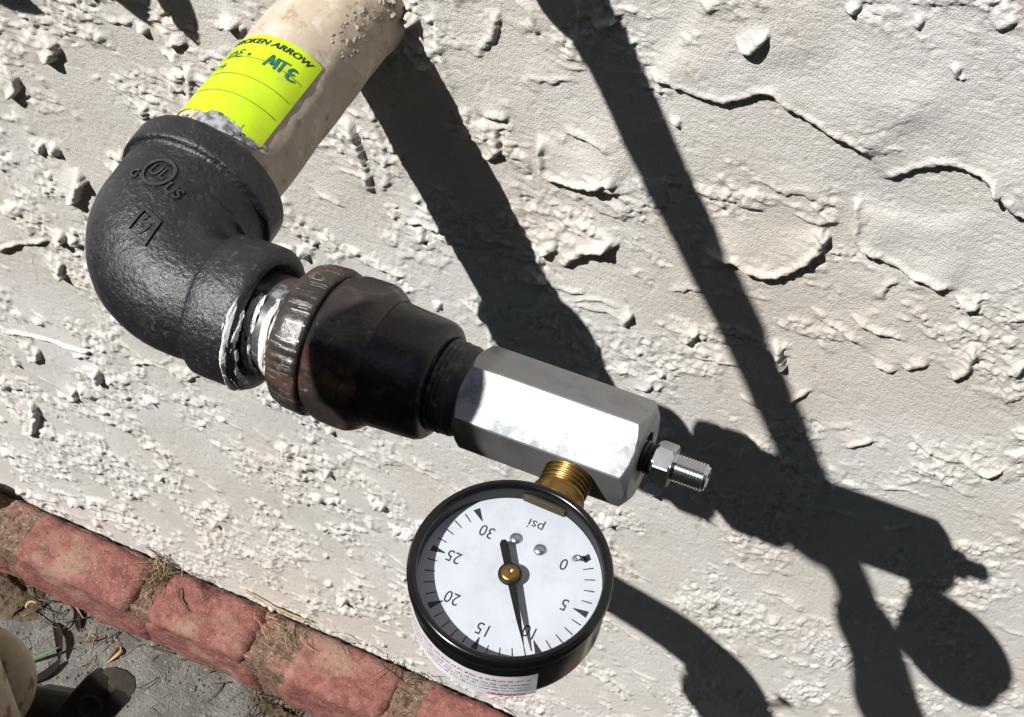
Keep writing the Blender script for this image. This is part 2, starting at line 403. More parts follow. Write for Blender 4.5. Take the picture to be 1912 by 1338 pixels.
DATA = {"led":[[[[113.4,11.2],[117.8,8.4],[123.7,7.8],[129.4,8.4],[135.9,8.2],[143.2,8.5],[148.9,13.0],[153.0,16.4],[157.4,18.2],[160.9,16.0],[166.8,13.8],[173.3,12.4],[178.4,10.4],[184.1,9.4],[188.2,8.2],[192.6,5.9],[195.6,4.0]],3.0,38,0.5],[[[198.4,-5.0],[200.3,-3.4],[205.3,1.3],[208.8,5.5],[213.7,9.5],[218.3,11.7],[222.9,11.1],[228.3,10.4],[231.5,9.7],[234.7,6.4],[239.4,3.1],[243.2,0.6],[247.4,-0.8],[252.3,-2.3]],2.2,30,0.6],[[[143.9,-66.0],[150.4,-66.6],[157.6,-65.7],[163.5,-68.3],[169.0,-68.9],[175.0,-67.2],[180.1,-61.3],[184.7,-53.7],[188.2,-45.6],[188.5,-39.3],[186.4,-35.4],[183.3,-35.0]],2.6,13,1.1],[[[194.7,-12.7],[193.1,-19.2],[195.5,-26.2],[196.9,-34.0],[200.5,-37.1],[209.6,-40.1],[218.6,-43.1],[227.0,-43.9],[237.0,-44.4]],1.9,34,0.9],[[[236.2,-47.4],[242.3,-51.3],[246.0,-48.7],[244.8,-42.2]],2.2,7,0.5],[[[219.1,-99.7],[224.5,-99.5],[228.5,-101.0]],1.3,9,0.5],[[[230.0,-96.3],[235.0,-91.6],[240.0,-87.4]],1.3,10,0.5],[[[245.2,-90.3],[249.6,-90.4],[253.3,-82.6],[252.6,-72.9],[250.4,-67.1]],1.7,8,0.5],[[[263.6,-135.2],[272.1,-141.7],[278.4,-141.3],[283.5,-131.2]],1.5,9,0.6],[[[192.4,-144.0],[197.0,-137.0],[200.5,-130.1],[203.3,-129.7]],1.2,9,0.5],[[[221.9,-160.5],[227.7,-151.2],[233.9,-144.8]],1.2,8,0.4],[[[264.1,-76.2],[268.2,-76.0],[270.6,-68.2]],1.6,9,0.5],[[[268.8,-93.5],[272.9,-90.2],[275.9,-83.9]],1.2,9,0.4],[[[181.7,-118.3],[185.4,-122.5],[188.0,-118.6],[184.7,-108.8],[181.7,-102.8]],2.6,7,0.4],[[[113.9,-131.1],[119.9,-127.8],[121.6,-119.0],[120.2,-115.1]],2.0,8,0.5],[[[143.2,-126.0],[148.1,-124.8],[150.7,-114.7],[149.1,-110.2]],1.4,7,0.6],[[[125.2,-172.1],[133.6,-168.8],[136.5,-156.5]],1.4,9,0.4],[[[198.0,-37.1],[203.6,-39.3],[208.5,-39.3]],0.6,9,0.3],[[[214.6,-63.4],[214.1,-58.3],[215.2,-52.5],[218.6,-49.4]],1.0,8,0.4],[[[97.0,-54.3],[102.4,-51.3],[108.9,-50.3],[112.6,-51.1]],1.8,11,1.0],[[[99.7,-91.9],[105.2,-87.0],[110.6,-80.9],[113.1,-76.9]],1.6,7,0.8],[[[146.0,-74.4],[151.2,-71.8],[157.8,-67.2]],1.4,7,0.5],[[[140.9,37.8],[144.6,33.6],[148.4,33.6],[151.7,40.8],[151.6,45.3]],2.4,9,0.6],[[[172.8,58.9],[176.5,58.0],[178.0,60.7]],2.0,8,0.4],[[[192.7,59.9],[195.3,60.4],[195.9,63.6]],1.4,8,0.3],[[[208.9,46.6],[210.7,46.4],[210.5,50.8]],1.2,7,0.3],[[[123.1,-8.0],[128.3,-8.7],[128.6,-4.7]],1.4,6,0.3],[[[183.2,-34.4],[187.7,-31.7],[191.3,-29.4]],0.9,8,0.3],[[[231.3,8.0],[235.7,5.7],[237.0,8.4]],1.4,6,0.4],[[[215.9,64.0],[218.7,67.5],[221.5,71.0]],1.2,9,0.3],[[[51.6,-34.0],[55.7,-33.8],[59.9,-33.2],[64.0,-33.5]],1.6,6,0.6],[[[49.8,-56.5],[55.0,-57.1],[59.2,-50.9],[59.6,-43.2],[58.2,-35.4]],2.0,8,0.8],[[[75.5,-33.4],[75.4,-41.8],[77.1,-54.1],[82.2,-55.4],[89.7,-54.6],[97.1,-52.4],[104.8,-46.8],[111.5,-48.2]],2.6,15,0.9],[[[83.5,-30.1],[89.0,-28.4],[94.7,-29.6],[100.3,-30.8],[103.1,-35.3]],1.2,6,0.3],[[[88.3,-107.6],[91.5,-100.8],[97.2,-91.7],[104.5,-85.0],[110.8,-77.7]],2.3,8,1.0],[[[76.2,-100.7],[81.6,-100.6],[87.5,-91.4]],2.0,7,0.6],[[[31.3,11.7],[33.0,3.4],[34.0,-8.2],[36.8,-20.7],[40.9,-29.0]],1.1,4,0.4],[[[50.0,-6.3],[54.8,0.1],[57.9,7.8],[58.9,17.8]],1.0,5,0.4],[[[5.3,-100.2],[9.3,-89.8],[9.0,-73.4],[5.4,-59.1],[1.3,-48.9]],0.8,4,0.6],[[[91.7,24.2],[96.1,23.3],[100.8,27.5],[98.5,30.0]],3.0,9,0.4],[[[20.4,-124.0],[24.5,-119.4],[24.0,-109.2]],1.2,6,0.3],[[[49.6,-106.0],[57.0,-105.0],[66.3,-104.3]],1.4,9,0.4],[[[-166.8,-92.6],[-160.9,-87.6],[-154.1,-79.5],[-154.7,-76.1],[-160.4,-70.1]],4.0,9,0.5],[[[-198.3,-124.4],[-192.9,-122.3],[-186.3,-113.7],[-185.6,-106.5],[-190.4,-99.6]],4.5,12,0.5],[[[-193.9,-161.2],[-188.3,-158.8],[-185.0,-148.6]],4.0,7,0.3],[[[-183.2,-189.0],[-175.3,-185.4],[-166.1,-167.2],[-169.6,-159.7]],5.5,9,0.3],[[[-185.8,-160.0],[-177.3,-154.1],[-177.8,-146.6]],3.5,7,0.3],[[[-106.0,-50.6],[-101.1,-49.6],[-100.2,-46.0]],4.0,5,0.3],[[[-92.4,-52.4],[-88.2,-51.3],[-83.9,-48.9],[-79.5,-46.4]],2.0,7,0.3],[[[-118.1,-102.4],[-113.1,-99.5],[-112.1,-95.2]],3.0,5,0.3],[[[-199.5,-133.2],[-197.4,-140.8],[-192.3,-145.1],[-187.0,-146.1]],2.0,8,0.3],[[[-63.1,-27.9],[-59.3,-31.4],[-54.5,-28.8],[-52.5,-25.8]],4.0,8,0.3],[[[-251.9,-263.5],[-237.3,-250.1],[-223.6,-243.0],[-207.5,-232.6]],3.0,14,0.4],[[[-204.2,-232.0],[-195.6,-226.8],[-195.1,-217.9]],5.0,8,0.3],[[[-216.8,-267.1],[-208.5,-263.9],[-203.6,-247.8]],5.0,9,0.3],[[[-313.3,-493.0],[-300.0,-484.4],[-287.1,-454.6],[-286.0,-436.0]],5.0,9,0.3],[[[-271.1,-379.9],[-259.6,-373.2],[-256.7,-358.6]],4.0,9,0.3],[[[-219.4,-373.3],[-210.8,-368.1],[-209.9,-352.0]],4.0,8,0.3],[[[-252.2,-415.2],[-240.1,-406.3],[-240.1,-393.8]],4.0,8,0.3],[[[-148.2,-324.4],[-138.3,-324.7],[-131.6,-315.8]],3.0,9,0.3],[[[-285.5,-357.0],[-260.5,-348.1],[-239.3,-343.7],[-222.3,-340.3],[-207.7,-338.2]],1.6,20,0.9],[[[-229.8,-353.4],[-212.8,-343.6]],2.0,8,0.3],[[[0.6,-101.7],[-1.2,-82.4],[-4.4,-69.9],[-7.4,-57.7]],3.2,8,0.6],[[[184.1,12.7],[190.2,16.0],[194.7,18.9],[198.8,23.5],[205.3,29.3]],0.35,20,0.0]],"sm":[[175.0,34.0,48,30],[160.1,-0.2,36,22],[224.3,-18.8,45,34],[167.5,-51.9,16,12],[236.8,-107.6,40,30],[226.4,27.4,25,25],[136.7,14.8,24,14],[51.8,-59.9,16,14],[62.3,3.6,26,12],[220.3,-129.2,34,16],[112.6,-33.6,14,10],[-143.0,-109.4,30,24],[-157.7,-408.9,40,30],[-103.7,-326.1,40,18],[-216.2,-290.1,34,22],[150.2,-270.5,22,20]]}
# ------------------------------------------------------------------ the stucco wall: one relief surface
def axis_nodes(bands):
    out = [bands[0][0]]
    for (a, b, da, db) in bands:
        x = a
        while x < b - 1e-6:
            x = min(b, x + da + (db - da) * (x - a) / (b - a)); out.append(x)
    return np.array(out)
GX = axis_nodes([(-6500, -900, 400, 100), (-900, -420, 20, 2), (-420, -380, 2, .95), (-380, 270, .95, .44), (270, 370, .44, .6), (370, 420, .6, 2), (420, 900, 2, 20), (900, 6500, 100, 400)])
GZ = axis_nodes([(-690, -630, 6, 1.3), (-630, 85, 1.3, .5), (85, 110, .5, 2), (110, 700, 2, 20), (700, 1850, 60, 60)])
nx, nz = len(GX), len(GZ)
PX, PZ = np.meshgrid(GX, GZ)
WX = PX + 3.2 * fbm(PX, PZ, 17, 2, 101) + 1.0 * fbm(PX, PZ, 3.6, 2, 111)
WZ = PZ + 3.2 * fbm(PX, PZ, 17, 2, 201) + 1.0 * fbm(PX, PZ, 3.6, 2, 211)
# mild warp for the ledges that were measured one by one
MX = PX + 0.9 * fbm(PX, PZ, 7, 2, 121) + 0.55 * fbm(PX, PZ, 2.0, 2, 131)
MZ = PZ + 0.9 * fbm(PX, PZ, 7, 2, 221) + 0.55 * fbm(PX, PZ, 2.0, 2, 231)

QZ = np.where(PZ < -120, -120 + (PZ + 120) * .58, PZ)    # towards the ground the crusts run taller than wide
H = 1.1 * fbm(PX, PZ, 90, 2, 1)
left = sstep(150, -150, PX + 0.25 * PZ + 60)
rough = sstep(.02, .42, fbm(PX * .85, QZ * 1.3, 38, 4, 7, .6) + .16 * left)
for (cx, cz, rx, rz) in DATA['sm']:                      # patches the trowel left flat
    d = np.hypot((WX - cx) / (.86 * rx), (WZ - cz) / (.86 * rz))
    rough *= sstep(.75, 1.25, d)
rough *= .72 + .28 * left
sandy = fbm(PX, QZ, 3.6, 3, 31)
H += rough * (0.45 * sandy + 0.45 * np.maximum(0, sandy - .15) ** 1.0 + .30 * fbm(PX, PZ, 9, 2, 37))
H += (0.14 + .14 * rough) * fbm(PX, PZ * 1.2, 1.6, 2, 41)
rg_ = np.abs(fbm(PX * .8, PZ * 1.25, 8.5, 3, 61)); H += rough * 1.0 * np.clip(.22 - rg_, 0, 1) / .22 * sstep(-.2, .3, fbm(PX, PZ, 30, 2, 67))
H += .04 * perlin(PX / .95, PZ / .8, 47)
H += 0.075 * fbm(PX * .35, PZ * 1.6, 3.2, 2, 45)          # faint trowel drag along the wall

rc = np.clip(rough, 0, 1) ** .6                          # ragged crusts: flat-topped islands with steep edges
for (sc, sd, th, hh, ww, ax, az) in [(26, 71, .16, 1.0, .035, .75, 1.3), (11, 73, .20, 1.0, .08, .8, 1.25), (5.5, 75, .26, .6, .16, .9, 1.1), (3.0, 77, .34, .3, .3, 1, 1)]:
    n_ = fbm(PX * ax, QZ * az, sc, 5, sd, .55)
    H += rc * hh * sstep(th, th + ww, n_) * (.55 + .45 * sstep(-.3, .3, fbm(PX, PZ, sc * 2.5, 2, sd + 100)))
H -= (.25 + .75 * rc) * .9 * sstep(.52, .62, fbm(PX, PZ, 7, 3, 83))       # small pits

def block(x0, x1, z0, z1):
    i0, i1 = np.searchsorted(GX, (x0, x1)); j0, j1 = np.searchsorted(GZ, (z0, z1))
    return slice(max(j0, 0), j1), slice(max(i0, 0), i1)

MOD = 0.95 + 0.45 * fbm(PX, PZ, 24, 2, 51)
def ledge(P, Hh, L, lip, XX=MX, ZZ=MZ, drop=.55):
    P = np.asarray(P, float); pad = L * 1.6 + 4
    sl = block(P[:, 0].min() - pad, P[:, 0].max() + pad, P[:, 1].min() - pad, P[:, 1].max() + pad)
    X = XX[sl]; Z = ZZ[sl]
    if X.size == 0: return
    seg = np.linalg.norm(np.diff(P, axis=0), axis=1); cum = np.concatenate([[0], np.cumsum(seg)])
    best = np.full(X.shape, 1e9); D = np.zeros(X.shape); Sx = np.zeros(X.shape)
    for i in range(len(P) - 1):
        a = P[i]; b = P[i + 1]; e = b - a; l2 = e @ e
        t = np.clip(((X - a[0]) * e[0] + (Z - a[1]) * e[1]) / l2, 0, 1)
        dx = X - a[0] - t * e[0]; dz = Z - a[1] - t * e[1]
        d2 = np.hypot(dx, dz); w = d2 < best
        sg = np.sign(e[0] * dz - e[1] * dx)
        best = np.where(w, d2, best); D = np.where(w, d2 * sg, D); Sx = np.where(w, cum[i] + t * seg[i], Sx)
    T = cum[-1]; tp = min(.3 * T, 7.0)
    taper = sstep(0, tp, Sx) * sstep(0, tp, T - Sx)
    up = np.exp(-np.clip(D / L, 0, 9) ** 1.4) * sstep(-drop, .15, D)
    lipv = lip * np.exp(-((D - 1.3) / 1.2) ** 2)
    m = np.clip(MOD[sl], .45, 1.4)
    calm = taper * np.exp(-(D / (L * .6)) ** 2) * (D > .4) * .6
    base = H[sl]
    add = taper * m * Hh * np.exp(-np.clip(D / L, 0, 9) ** 1.4) * (D > -drop)
    for _ in range(40):                                  # soften the far side so no seams run out from the corners
        add = .25 * (np.roll(add, 1, 0) + np.roll(add, -1, 0) + np.roll(add, 1, 1) + np.roll(add, -1, 1))
    far = sstep(1.0, 5.0, D)
    H[sl] = base - calm * (rough[sl] * .62 * sandy[sl]) + (1 - far) * taper * m * Hh * up + far * add + taper * m * lipv

for (P, Hh, L, lip) in DATA['led']:
    ledge(P, Hh * (1.3 if Hh < 3 else .95), L, lip * 1.4)
# unmeasured trowel edges over the rest of the wall
r2_ = np.random.default_rng(77)
for i in range(520):
    cx = r2_.uniform(-400, 380); cz = r2_.uniform(-640, 100)
    n = r2_.integers(4, 7); ln = r2_.uniform(9, 34); ang = r2_.normal(-.25, .55)
    t = np.linspace(-.5, .5, n)
    bend = r2_.normal(0, .35)
    P = np.stack([cx + ln * (t * math.cos(ang) - bend * t * t * math.sin(ang)), cz + ln * (t * math.sin(ang) + bend * t * t * math.cos(ang))], 1)
    if min(((cx - s[0]) / s[2]) ** 2 + ((cz - s[1]) / s[3]) ** 2 for s in DATA['sm']) < 1: continue
    ledge(P, r2_.uniform(.5, 1.5), r2_.uniform(4, 10), r2_.uniform(.2, .7), WX, WZ)
def lump(cx, cz, r, h, st=1.0):
    sl = block(cx - r * 2.2, cx + r * 2.2, cz - r * 2.2, cz + r * 2.2)
    d = np.hypot((WX[sl] - cx) / st, WZ[sl] - cz) / r
    if d.size: H[sl] = H[sl] + h * np.exp(-d ** 4) * (.8 + .5 * sandy[sl])
wts = 0
while wts < 620:
    x = r2_.uniform(-400, 380); z = r2_.uniform(-640, 100)
    lf = 1 if x + .25 * z < -40 else .3
    if r2_.random() > lf: continue
    wts += 1
    if min(((x - s[0]) / s[2]) ** 2 + ((z - s[1]) / s[3]) ** 2 for s in DATA['sm']) < 1.1: continue
    r = r2_.uniform(1.1, 3.4) * (.75 if lf < 1 else 1); lump(x, z, r, r * r2_.uniform(.45, .95) * (1 if lf == 1 else .55), r2_.uniform(.8, 1.7))
for i in range(520):
    x = r2_.uniform(-400, 170); z = r2_.uniform(-640, -150)
    if min(((x - s[0]) / s[2]) ** 2 + ((z - s[1]) / s[3]) ** 2 for s in DATA['sm']) < 1.0: continue
    if rough[min(nz - 1, np.searchsorted(GZ, z)), min(nx - 1, np.searchsorted(GX, x))] < .25 and r2_.random() < .75: continue
    r = 1.1 + r2_.exponential(1.1); lump(x, z, min(r, 4.5), min(r, 4.5) * r2_.uniform(.7, 1.4), r2_.uniform(.6, 1.3))
# plaster squeezed up round the pipe
for i in range(46):
    a = r2_.uniform(-2.6, 1.9); rr = 22.5 + r2_.exponential(3.0)
    lump(rr * math.cos(a), rr * math.sin(a), r2_.uniform(.9, 2.2), r2_.uniform(1., 2.6))
for _ in range(1):                                       # plaster is soft: round the crusts off a little, most where it was floated
    Hb = .25 * (np.roll(H, 1, 0) + np.roll(H, -1, 0) + np.roll(H, 1, 1) + np.roll(H, -1, 1))
    H[1:-1, 1:-1] = (.5 * H + .5 * Hb)[1:-1, 1:-1]
H += .03 * perlin(PX / 1.1, PZ / .95, 49)
H = np.clip(H, -3, 9)
V = np.stack([PX.ravel(), -H.ravel(), PZ.ravel()], 1)
ii = (np.arange(nz - 1)[:, None] * nx + np.arange(nx - 1)[None, :]).ravel()
Fq = np.stack([ii, ii + 1, ii + nx + 1, ii + nx], 1)
wall = mesh('stucco_wall', V, Fq, M['stucco'], base=(0, 0, -676))
tag(wall, 'off-white house wall in rough trowelled stucco with ridges, crumbs and hard shadows', 'wall')
def wall_y(x, z):
    return -H[np.clip(np.searchsorted(GZ, z), 0, nz - 1), np.clip(np.searchsorted(GX, x), 0, nx - 1)]

# ------------------------------------------------------------------ ground
GZ0 = -676.0
def ground_sheet():
    xs = axis_nodes([(-60000, -600, 9000, 40), (-600, 250, 4, 4), (250, 60000, 40, 9000)])
    ys = axis_nodes([(-60000, -400, 9000, 30), (-400, 20, 3, 3)])
    X, Y = np.meshgrid(xs, ys)
    h = 1.2 * fbm(X, Y, 60, 2, 301) + .5 * fbm(X, Y, 11, 3, 305)
    h = h * sstep(3000, 500, np.hypot(X, Y))
    V = np.stack([X.ravel(), Y.ravel(), GZ0 + h.ravel()], 1)
    n = len(xs); m = len(ys)
    ii = (np.arange(m - 1)[:, None] * n + np.arange(n - 1)[None, :]).ravel()
    return V, np.stack([ii, ii + 1, ii + n + 1, ii + n], 1)
V, Fq = ground_sheet()
g = mesh('ground', V, Fq, M['concrete'], base=(0, 0, GZ0)); tag(g, kind='structure')

# ------------------------------------------------------------------ brick edging at the foot of the wall
ZT = -614.5
edging = thing('brick_edging', 'row of weathered red bricks edging the foot of the stucco wall', 'edging', (0, -25, GZ0))
from mathutils import noise as mnoise
def brick(x0, x1, dz, tilt, seed, yb=-4.0, yf=-48.0):
    bm = bmesh.new(); bmesh.ops.create_cube(bm, size=2)
    hx = (x1 - x0) / 2; hy = (yb - yf) / 2; hz = 32.0
    for v in bm.verts:
        top = v.co.z > 0
        sx = hx
        v.co = Vector((v.co.x * hx, v.co.y * hy - (0 if top else (1.5 if v.co.y < 0 else 0)), v.co.z * hz))
    bmesh.ops.bevel(bm, geom=[e for e in bm.edges], offset=9, segments=4, affect='EDGES', profile=0.5)
    bmesh.ops.subdivide_edges(bm, edges=[e for e in bm.edges if e.calc_length() > 10], cuts=22, use_grid_fill=True)
    bmesh.ops.triangulate(bm, faces=[f for f in bm.faces if len(f.verts) > 4])
    c = Vector(((x0 + x1) / 2, (yb + yf) / 2, ZT - hz + dz))
    rot = Matrix.Rotation(tilt[0], 3, 'X') @ Matrix.Rotation(tilt[1], 3, 'Y') @ Matrix.Rotation(tilt[2], 3, 'Z')
    for v in bm.verts:                                   # the shoulders slope, the foot is wider
        tt = min(1, max(0, (v.co.z + hz * .15) / (hz * .75))); tt = tt * tt * (3 - 2 * tt)
        v.co.x *= ((hx + 10) * (1 - tt) + hx * tt) / hx
    bm.normal_update(); V = []
    for v in bm.verts:
        p = v.co + Vector((seed * 31.7, seed * 11.1, 0))
        d = 1.8 * mnoise.noise(p / 19) + .9 * mnoise.noise(p / 6) + .5 * mnoise.noise(p / 2.6)
        d -= 4.0 * max(0, mnoise.noise(p / 20 + Vector((9, 3, 1))) - .25)
        V.append(tuple(c + rot @ (v.co + v.normal * d)))
    bm.verts.index_update(); F = [tuple(v.index for v in f.verts) for f in bm.faces]; bm.free()
    return np.array(V), F
specs = [(-444, -352, -14, (.10, .03, .02)), (-334, -224, 0, (0, .0, -.01)), (-211, -124, 0, (.02, .01, .0)), (-92, -8, 0, (0, -.01, .01)),
         (13, 104, 0, (.01, 0, 0)), (126, 214, 1, (0, .01, 0)), (238, 326, 0, (0, 0, .01)), (-556, -466, -6, (.02, 0, .02))]
for i, (a, b, dz, tl) in enumerate(specs):
    V, F = brick(a, b, dz, tl, i + 1)
    mesh('brick', V, F, M['brick'], edging)
def mortar_bed():
    xs = np.arange(-570, 340, 2.0); prof = np.linspace(0, 1, 30)
    V = []
    for x in xs:
        for t in prof:
            if t < .7: y = -1.0 - (t / .7) * 44; z = ZT - 4.6 - .02 * abs(y)
            else: y = -45 - 1.5 * ((t - .7) / .3); z = ZT - 5.5 - (t - .7) / .3 * 60
            V.append((x, y - (0 if y < -6 else 0), z - (9 * max(0, (y + 5.5) / 4.5) if y > -5.5 else 0)))
    V = np.array(V)
    nn = 2.0 * fbm(V[:, 0], V[:, 1] + V[:, 2], 13, 3, 401) + .9 * fbm(V[:, 0], V[:, 1] + V[:, 2], 3.6, 2, 405)
    V[:, 2] += np.where(V[:, 2] > ZT - 8, nn, 0); V[:, 1] += np.where(V[:, 2] <= ZT - 8, nn * .8, 0)
    return V, grid_faces(len(xs), len(prof), wrap=False)
V, F = mortar_bed()
mesh('mortar', V, F, M['mortar'], edging)

# ------------------------------------------------------------------ painted pipe out of the wall
RP = 21.0
YD = npa(0, -1, 0); UP = npa(0, 0, 1); RT = npa(1, 0, 0)
pipe = thing('painted_pipe', 'beige painted pipe coming out of the wall with a yellow sticker round it', 'pipe', (0, 0, 0))
def pipe_r(k, t, r): return r + .35 * perlin(np.array([k / 9.0]), np.array([3 * math.cos(t) + 2 * math.sin(t)]), 9)[0] * (1 if k < 96 else 0)
V, F = revolve(npa(0, 6, 0), YD, [(k, RP + (1.2 * math.exp(-((k - 8) / 5.0) ** 2))) for k in np.linspace(0, 112, 76)], 80, UP, pipe_r)
mesh('pipe_wall', V, F, M['pipe_paint'], pipe)
def on_pipe(y, phi, r):                                 # phi in degrees from up towards +X
    a = np.radians(phi); y = np.asarray(y, float)
    return np.stack([r * np.sin(a), -y + 0 * a, r * np.cos(a)], -1)
# sticker: y 49..91 from the wall, from round the far side to phi = 48 deg
ys = np.linspace(49.3, 90.6, 24); ph = np.linspace(-78, 48.5, 52)
YY, PP = np.meshgrid(ys, ph, indexing='ij')
rr = RP + .42 + .12 * fbm(YY, PP * .36, 9, 2, 501)
edge = sstep(82, 92, YY)
YY2 = YY + edge * 1.2 * fbm(PP, YY * 0, 9, 2, 503) - edge * sstep(20, -60, PP) * 3.5
V = on_pipe(YY2, PP, rr).reshape(-1, 3)
st = mesh('sticker', V, grid_faces(len(ys), len(ph), wrap=False), M['sticker'], pipe)
def wrap_pipe(V2, y0, phi0, up=1.0, r=RP + .62):
    """a runs round the pipe, b towards the wall"""
    V2 = np.asarray(V2)
    ph = phi0 + np.degrees(V2[:, 0] / RP)
    return on_pipe(y0 - V2[:, 1], ph, r + 0 * ph)
V2, F = text_mesh('BROKEN ARROW', 3.5, shear=.22, bold=.11, align='RIGHT')
V2[:, 0] *= 1.12
mesh('lettering', wrap_pipe(V2, 53.0, 39), F, M['print_black'], st)
mb = MB()
for yy in (61.6, 70.3, 79.0):
    P = np.stack([np.linspace(-27, 16, 40), 0.25 * np.sin(np.linspace(0, 3, 40))], 1)
    v, f = strokes([P], .3); mb.add(wrap_pipe(v, yy, 0), f)
mb.build('ruled_line', M['rule'], st)
def hand(lines, w, y0, phi0, sc=1.0, name='handwriting', m='ink'):
    mb = MB()
    for ln in lines:
        P = np.array(ln, float) * sc
        P = spline(P, max(6, 5 * len(P))) if len(P) > 2 else np.linspace(P[0], P[1], 6)
        v, f = strokes([P], w); mb.add(wrap_pipe(v, y0, phi0, r=RP + .66 + .03 * (mb.n % 5)), f)
    return mb.build(name, M[m], st)
hand([[(0, 0), (.4, 2.6), (.9, 4.6), (1.5, 1.8), (2.1, 1.7), (2.7, 4.4), (3.1, .2)],
      [(4.4, 4.2), (4.5, .2)], [(3.2, 4.2), (6.0, 4.5)],
      [(8.6, 3.6), (7.4, 3.9), (6.7, 2.6), (7.2, 1.9), (8.3, 2.3), (7.0, 1.6), (6.9, .4), (8.0, -.1), (9.4, .6)]], .85, 63.2, 5, sc=1.2)
hand([[(0, 3.8), (0, 0)], [(1.6, 3.4), (1.5, 0)], [(1.7, 2.6), (2.6, 3.6), (3.2, 2.4), (3.1, 0)],
      [(6.6, 3.6), (5.0, 3.8), (4.6, 2.8), (5.8, 2.2), (4.4, 1.4), (4.7, .1), (6.9, .4)],
      [(8.6, 1.0), (9.4, 2.2)], [(8.5, 2.2), (9.6, 1.1)]], .5, 61.8, -38, m='ink_thin')
hand([[(0, 3), (-.6, 0)], [(1.4, 3), (1.2, -.2)], [(4.0, 3.2), (3.0, 1.4), (5.4, 1.5)], [(4.8, 2.9), (4.0, -.4)]], .5, 67.8, -44, m='ink_thin')
# grey joint compound where the pipe enters the elbow, and crusted plaster on the pipe
def patch(name, y0, y1, p0, p1, thr, m, r0, sc, seed, parent, hh=.5):
    ys = np.linspace(y0, y1, 60); ph = np.linspace(p0, p1, 90)
    YY, PP = np.meshgrid(ys, ph, indexing='ij')
    nz_ = fbm(YY, PP * .366, sc, 4, seed)
    ed = sstep(0, .25, (YY - y0) / (y1 - y0)) * sstep(0, .25, (y1 - YY) / (y1 - y0)) * sstep(0, .2, (PP - p0) / (p1 - p0)) * sstep(0, .2, (p1 - PP) / (p1 - p0))
    val = nz_ + ed * 1.0 - thr
    V = on_pipe(YY, PP, r0 + np.clip(val, -.2, 1) * hh).reshape(-1, 3)
    F = [f for f in grid_faces(60, 90, wrap=False) if np.mean([val.ravel()[i] for i in f]) > 0]
    mesh(name, V, F, M[m], parent)
patch('joint_compound', 88.5, 102, -40, 58, .72, 'pipe_dope', RP + .4, 3.5, 521, pipe, .15)
patch('joint_compound', 88, 101, -14, 26, .40, 'pipe_dope', RP + .5, 3, 522, pipe, .15)
patch('plaster_crust', 4, 46, 28, 75, 1.2, 'rust_crust', RP + .1, 2.2, 525, pipe, .7)
patch('plaster_crust', -1, 12, -60, 100, .9, 'rust_crust', RP + .1, 3, 527, pipe, 2.2)
# ------------------------------------------------------------------ black elbow
D_ = 142.09
C = npa(0, -D_, 0)
U = unit(npa(0.99887, -0.00737, 0.04692))
DN = npa(0, 0, -1.0); DN = unit(DN - U * (U @ DN))
OUT = np.cross(DN, U); OUT = OUT if OUT[1] < 0 else -OUT
UPU = -DN
elbow = thing('pipe_elbow', 'large black cast iron elbow turning the beige pipe along the wall', 'pipe elbow', tuple(C))
RB = 25.0
def elbow_path(nb=28):
    """centre line samples: (point, tangent, radius)"""
    out = []
    a0 = -YD                                             # inward; the path runs outward from the wall
    for y, r in [(98.2, 22.0), (98.2, 26.0), (98.5, 26.8), (99.3, 27.2), (100.5, 27.3), (106.8, 27.3), (107.8, 27.2), (108.3, 26.8), (108.5, 25.8), (108.9, 25.1), (110.0, 24.9), (113.5, 25.0), (115.5, 24.9)]:
        out.append((npa(0, -y, 0), YD, r))
    c0 = C - YD * RB; c1 = C + U * RB
    cen = c0 + U * RB
    for i in range(1, nb):
        t = (i / nb) * math.pi / 2
        p = cen - U * RB * math.cos(t) + YD * RB * math.sin(t)
        tg = YD * math.cos(t) + U * math.sin(t)
        r = 24.6 - 4.9 * sstep(.1, 1.0, np.array(i / nb)).item() + 1.0 * math.sin(2 * t)
        out.append((p, tg, r))
    for k, r in [(26.5, 19.6), (29, 19.4), (30.6, 19.6), (31.2, 20.9), (31.6, 22.0), (32.4, 22.4), (36, 22.5), (43, 22.5), (46, 22.3), (47.6, 21.5), (48.3, 20.2), (48.3, 18.6), (47.0, 17.2), (44.0, 15.6), (43.0, 14.0)]:
        out.append((C + U * k, U, r))
    return out
EP = elbow_path()
def tube_path(path, n=96):
    V = []
    e1p = None
    for (p, t, r) in path:
        e1 = UPU if e1p is None else e1p
        e1 = unit(e1 - t * (e1 @ t)); e2 = np.cross(t, e1); e1p = e1
        for j in range(n):
            a = 2 * math.pi * j / n; d = math.cos(a) * e1 + math.sin(a) * e2
            q = p + r * d
            w = mnoise.noise(Vector(q / 9.0)) * .22 + mnoise.noise(Vector(q / 2.6)) * .10
            V.append(q + d * w)
    return np.array(V), grid_faces(len(path), n)
V, F = tube_path(EP)
ebody = mesh('elbow_body', V, F, M['black_iron'], elbow)
BV = BVHTree.FromPolygons([Vector(v) for v in V], F)
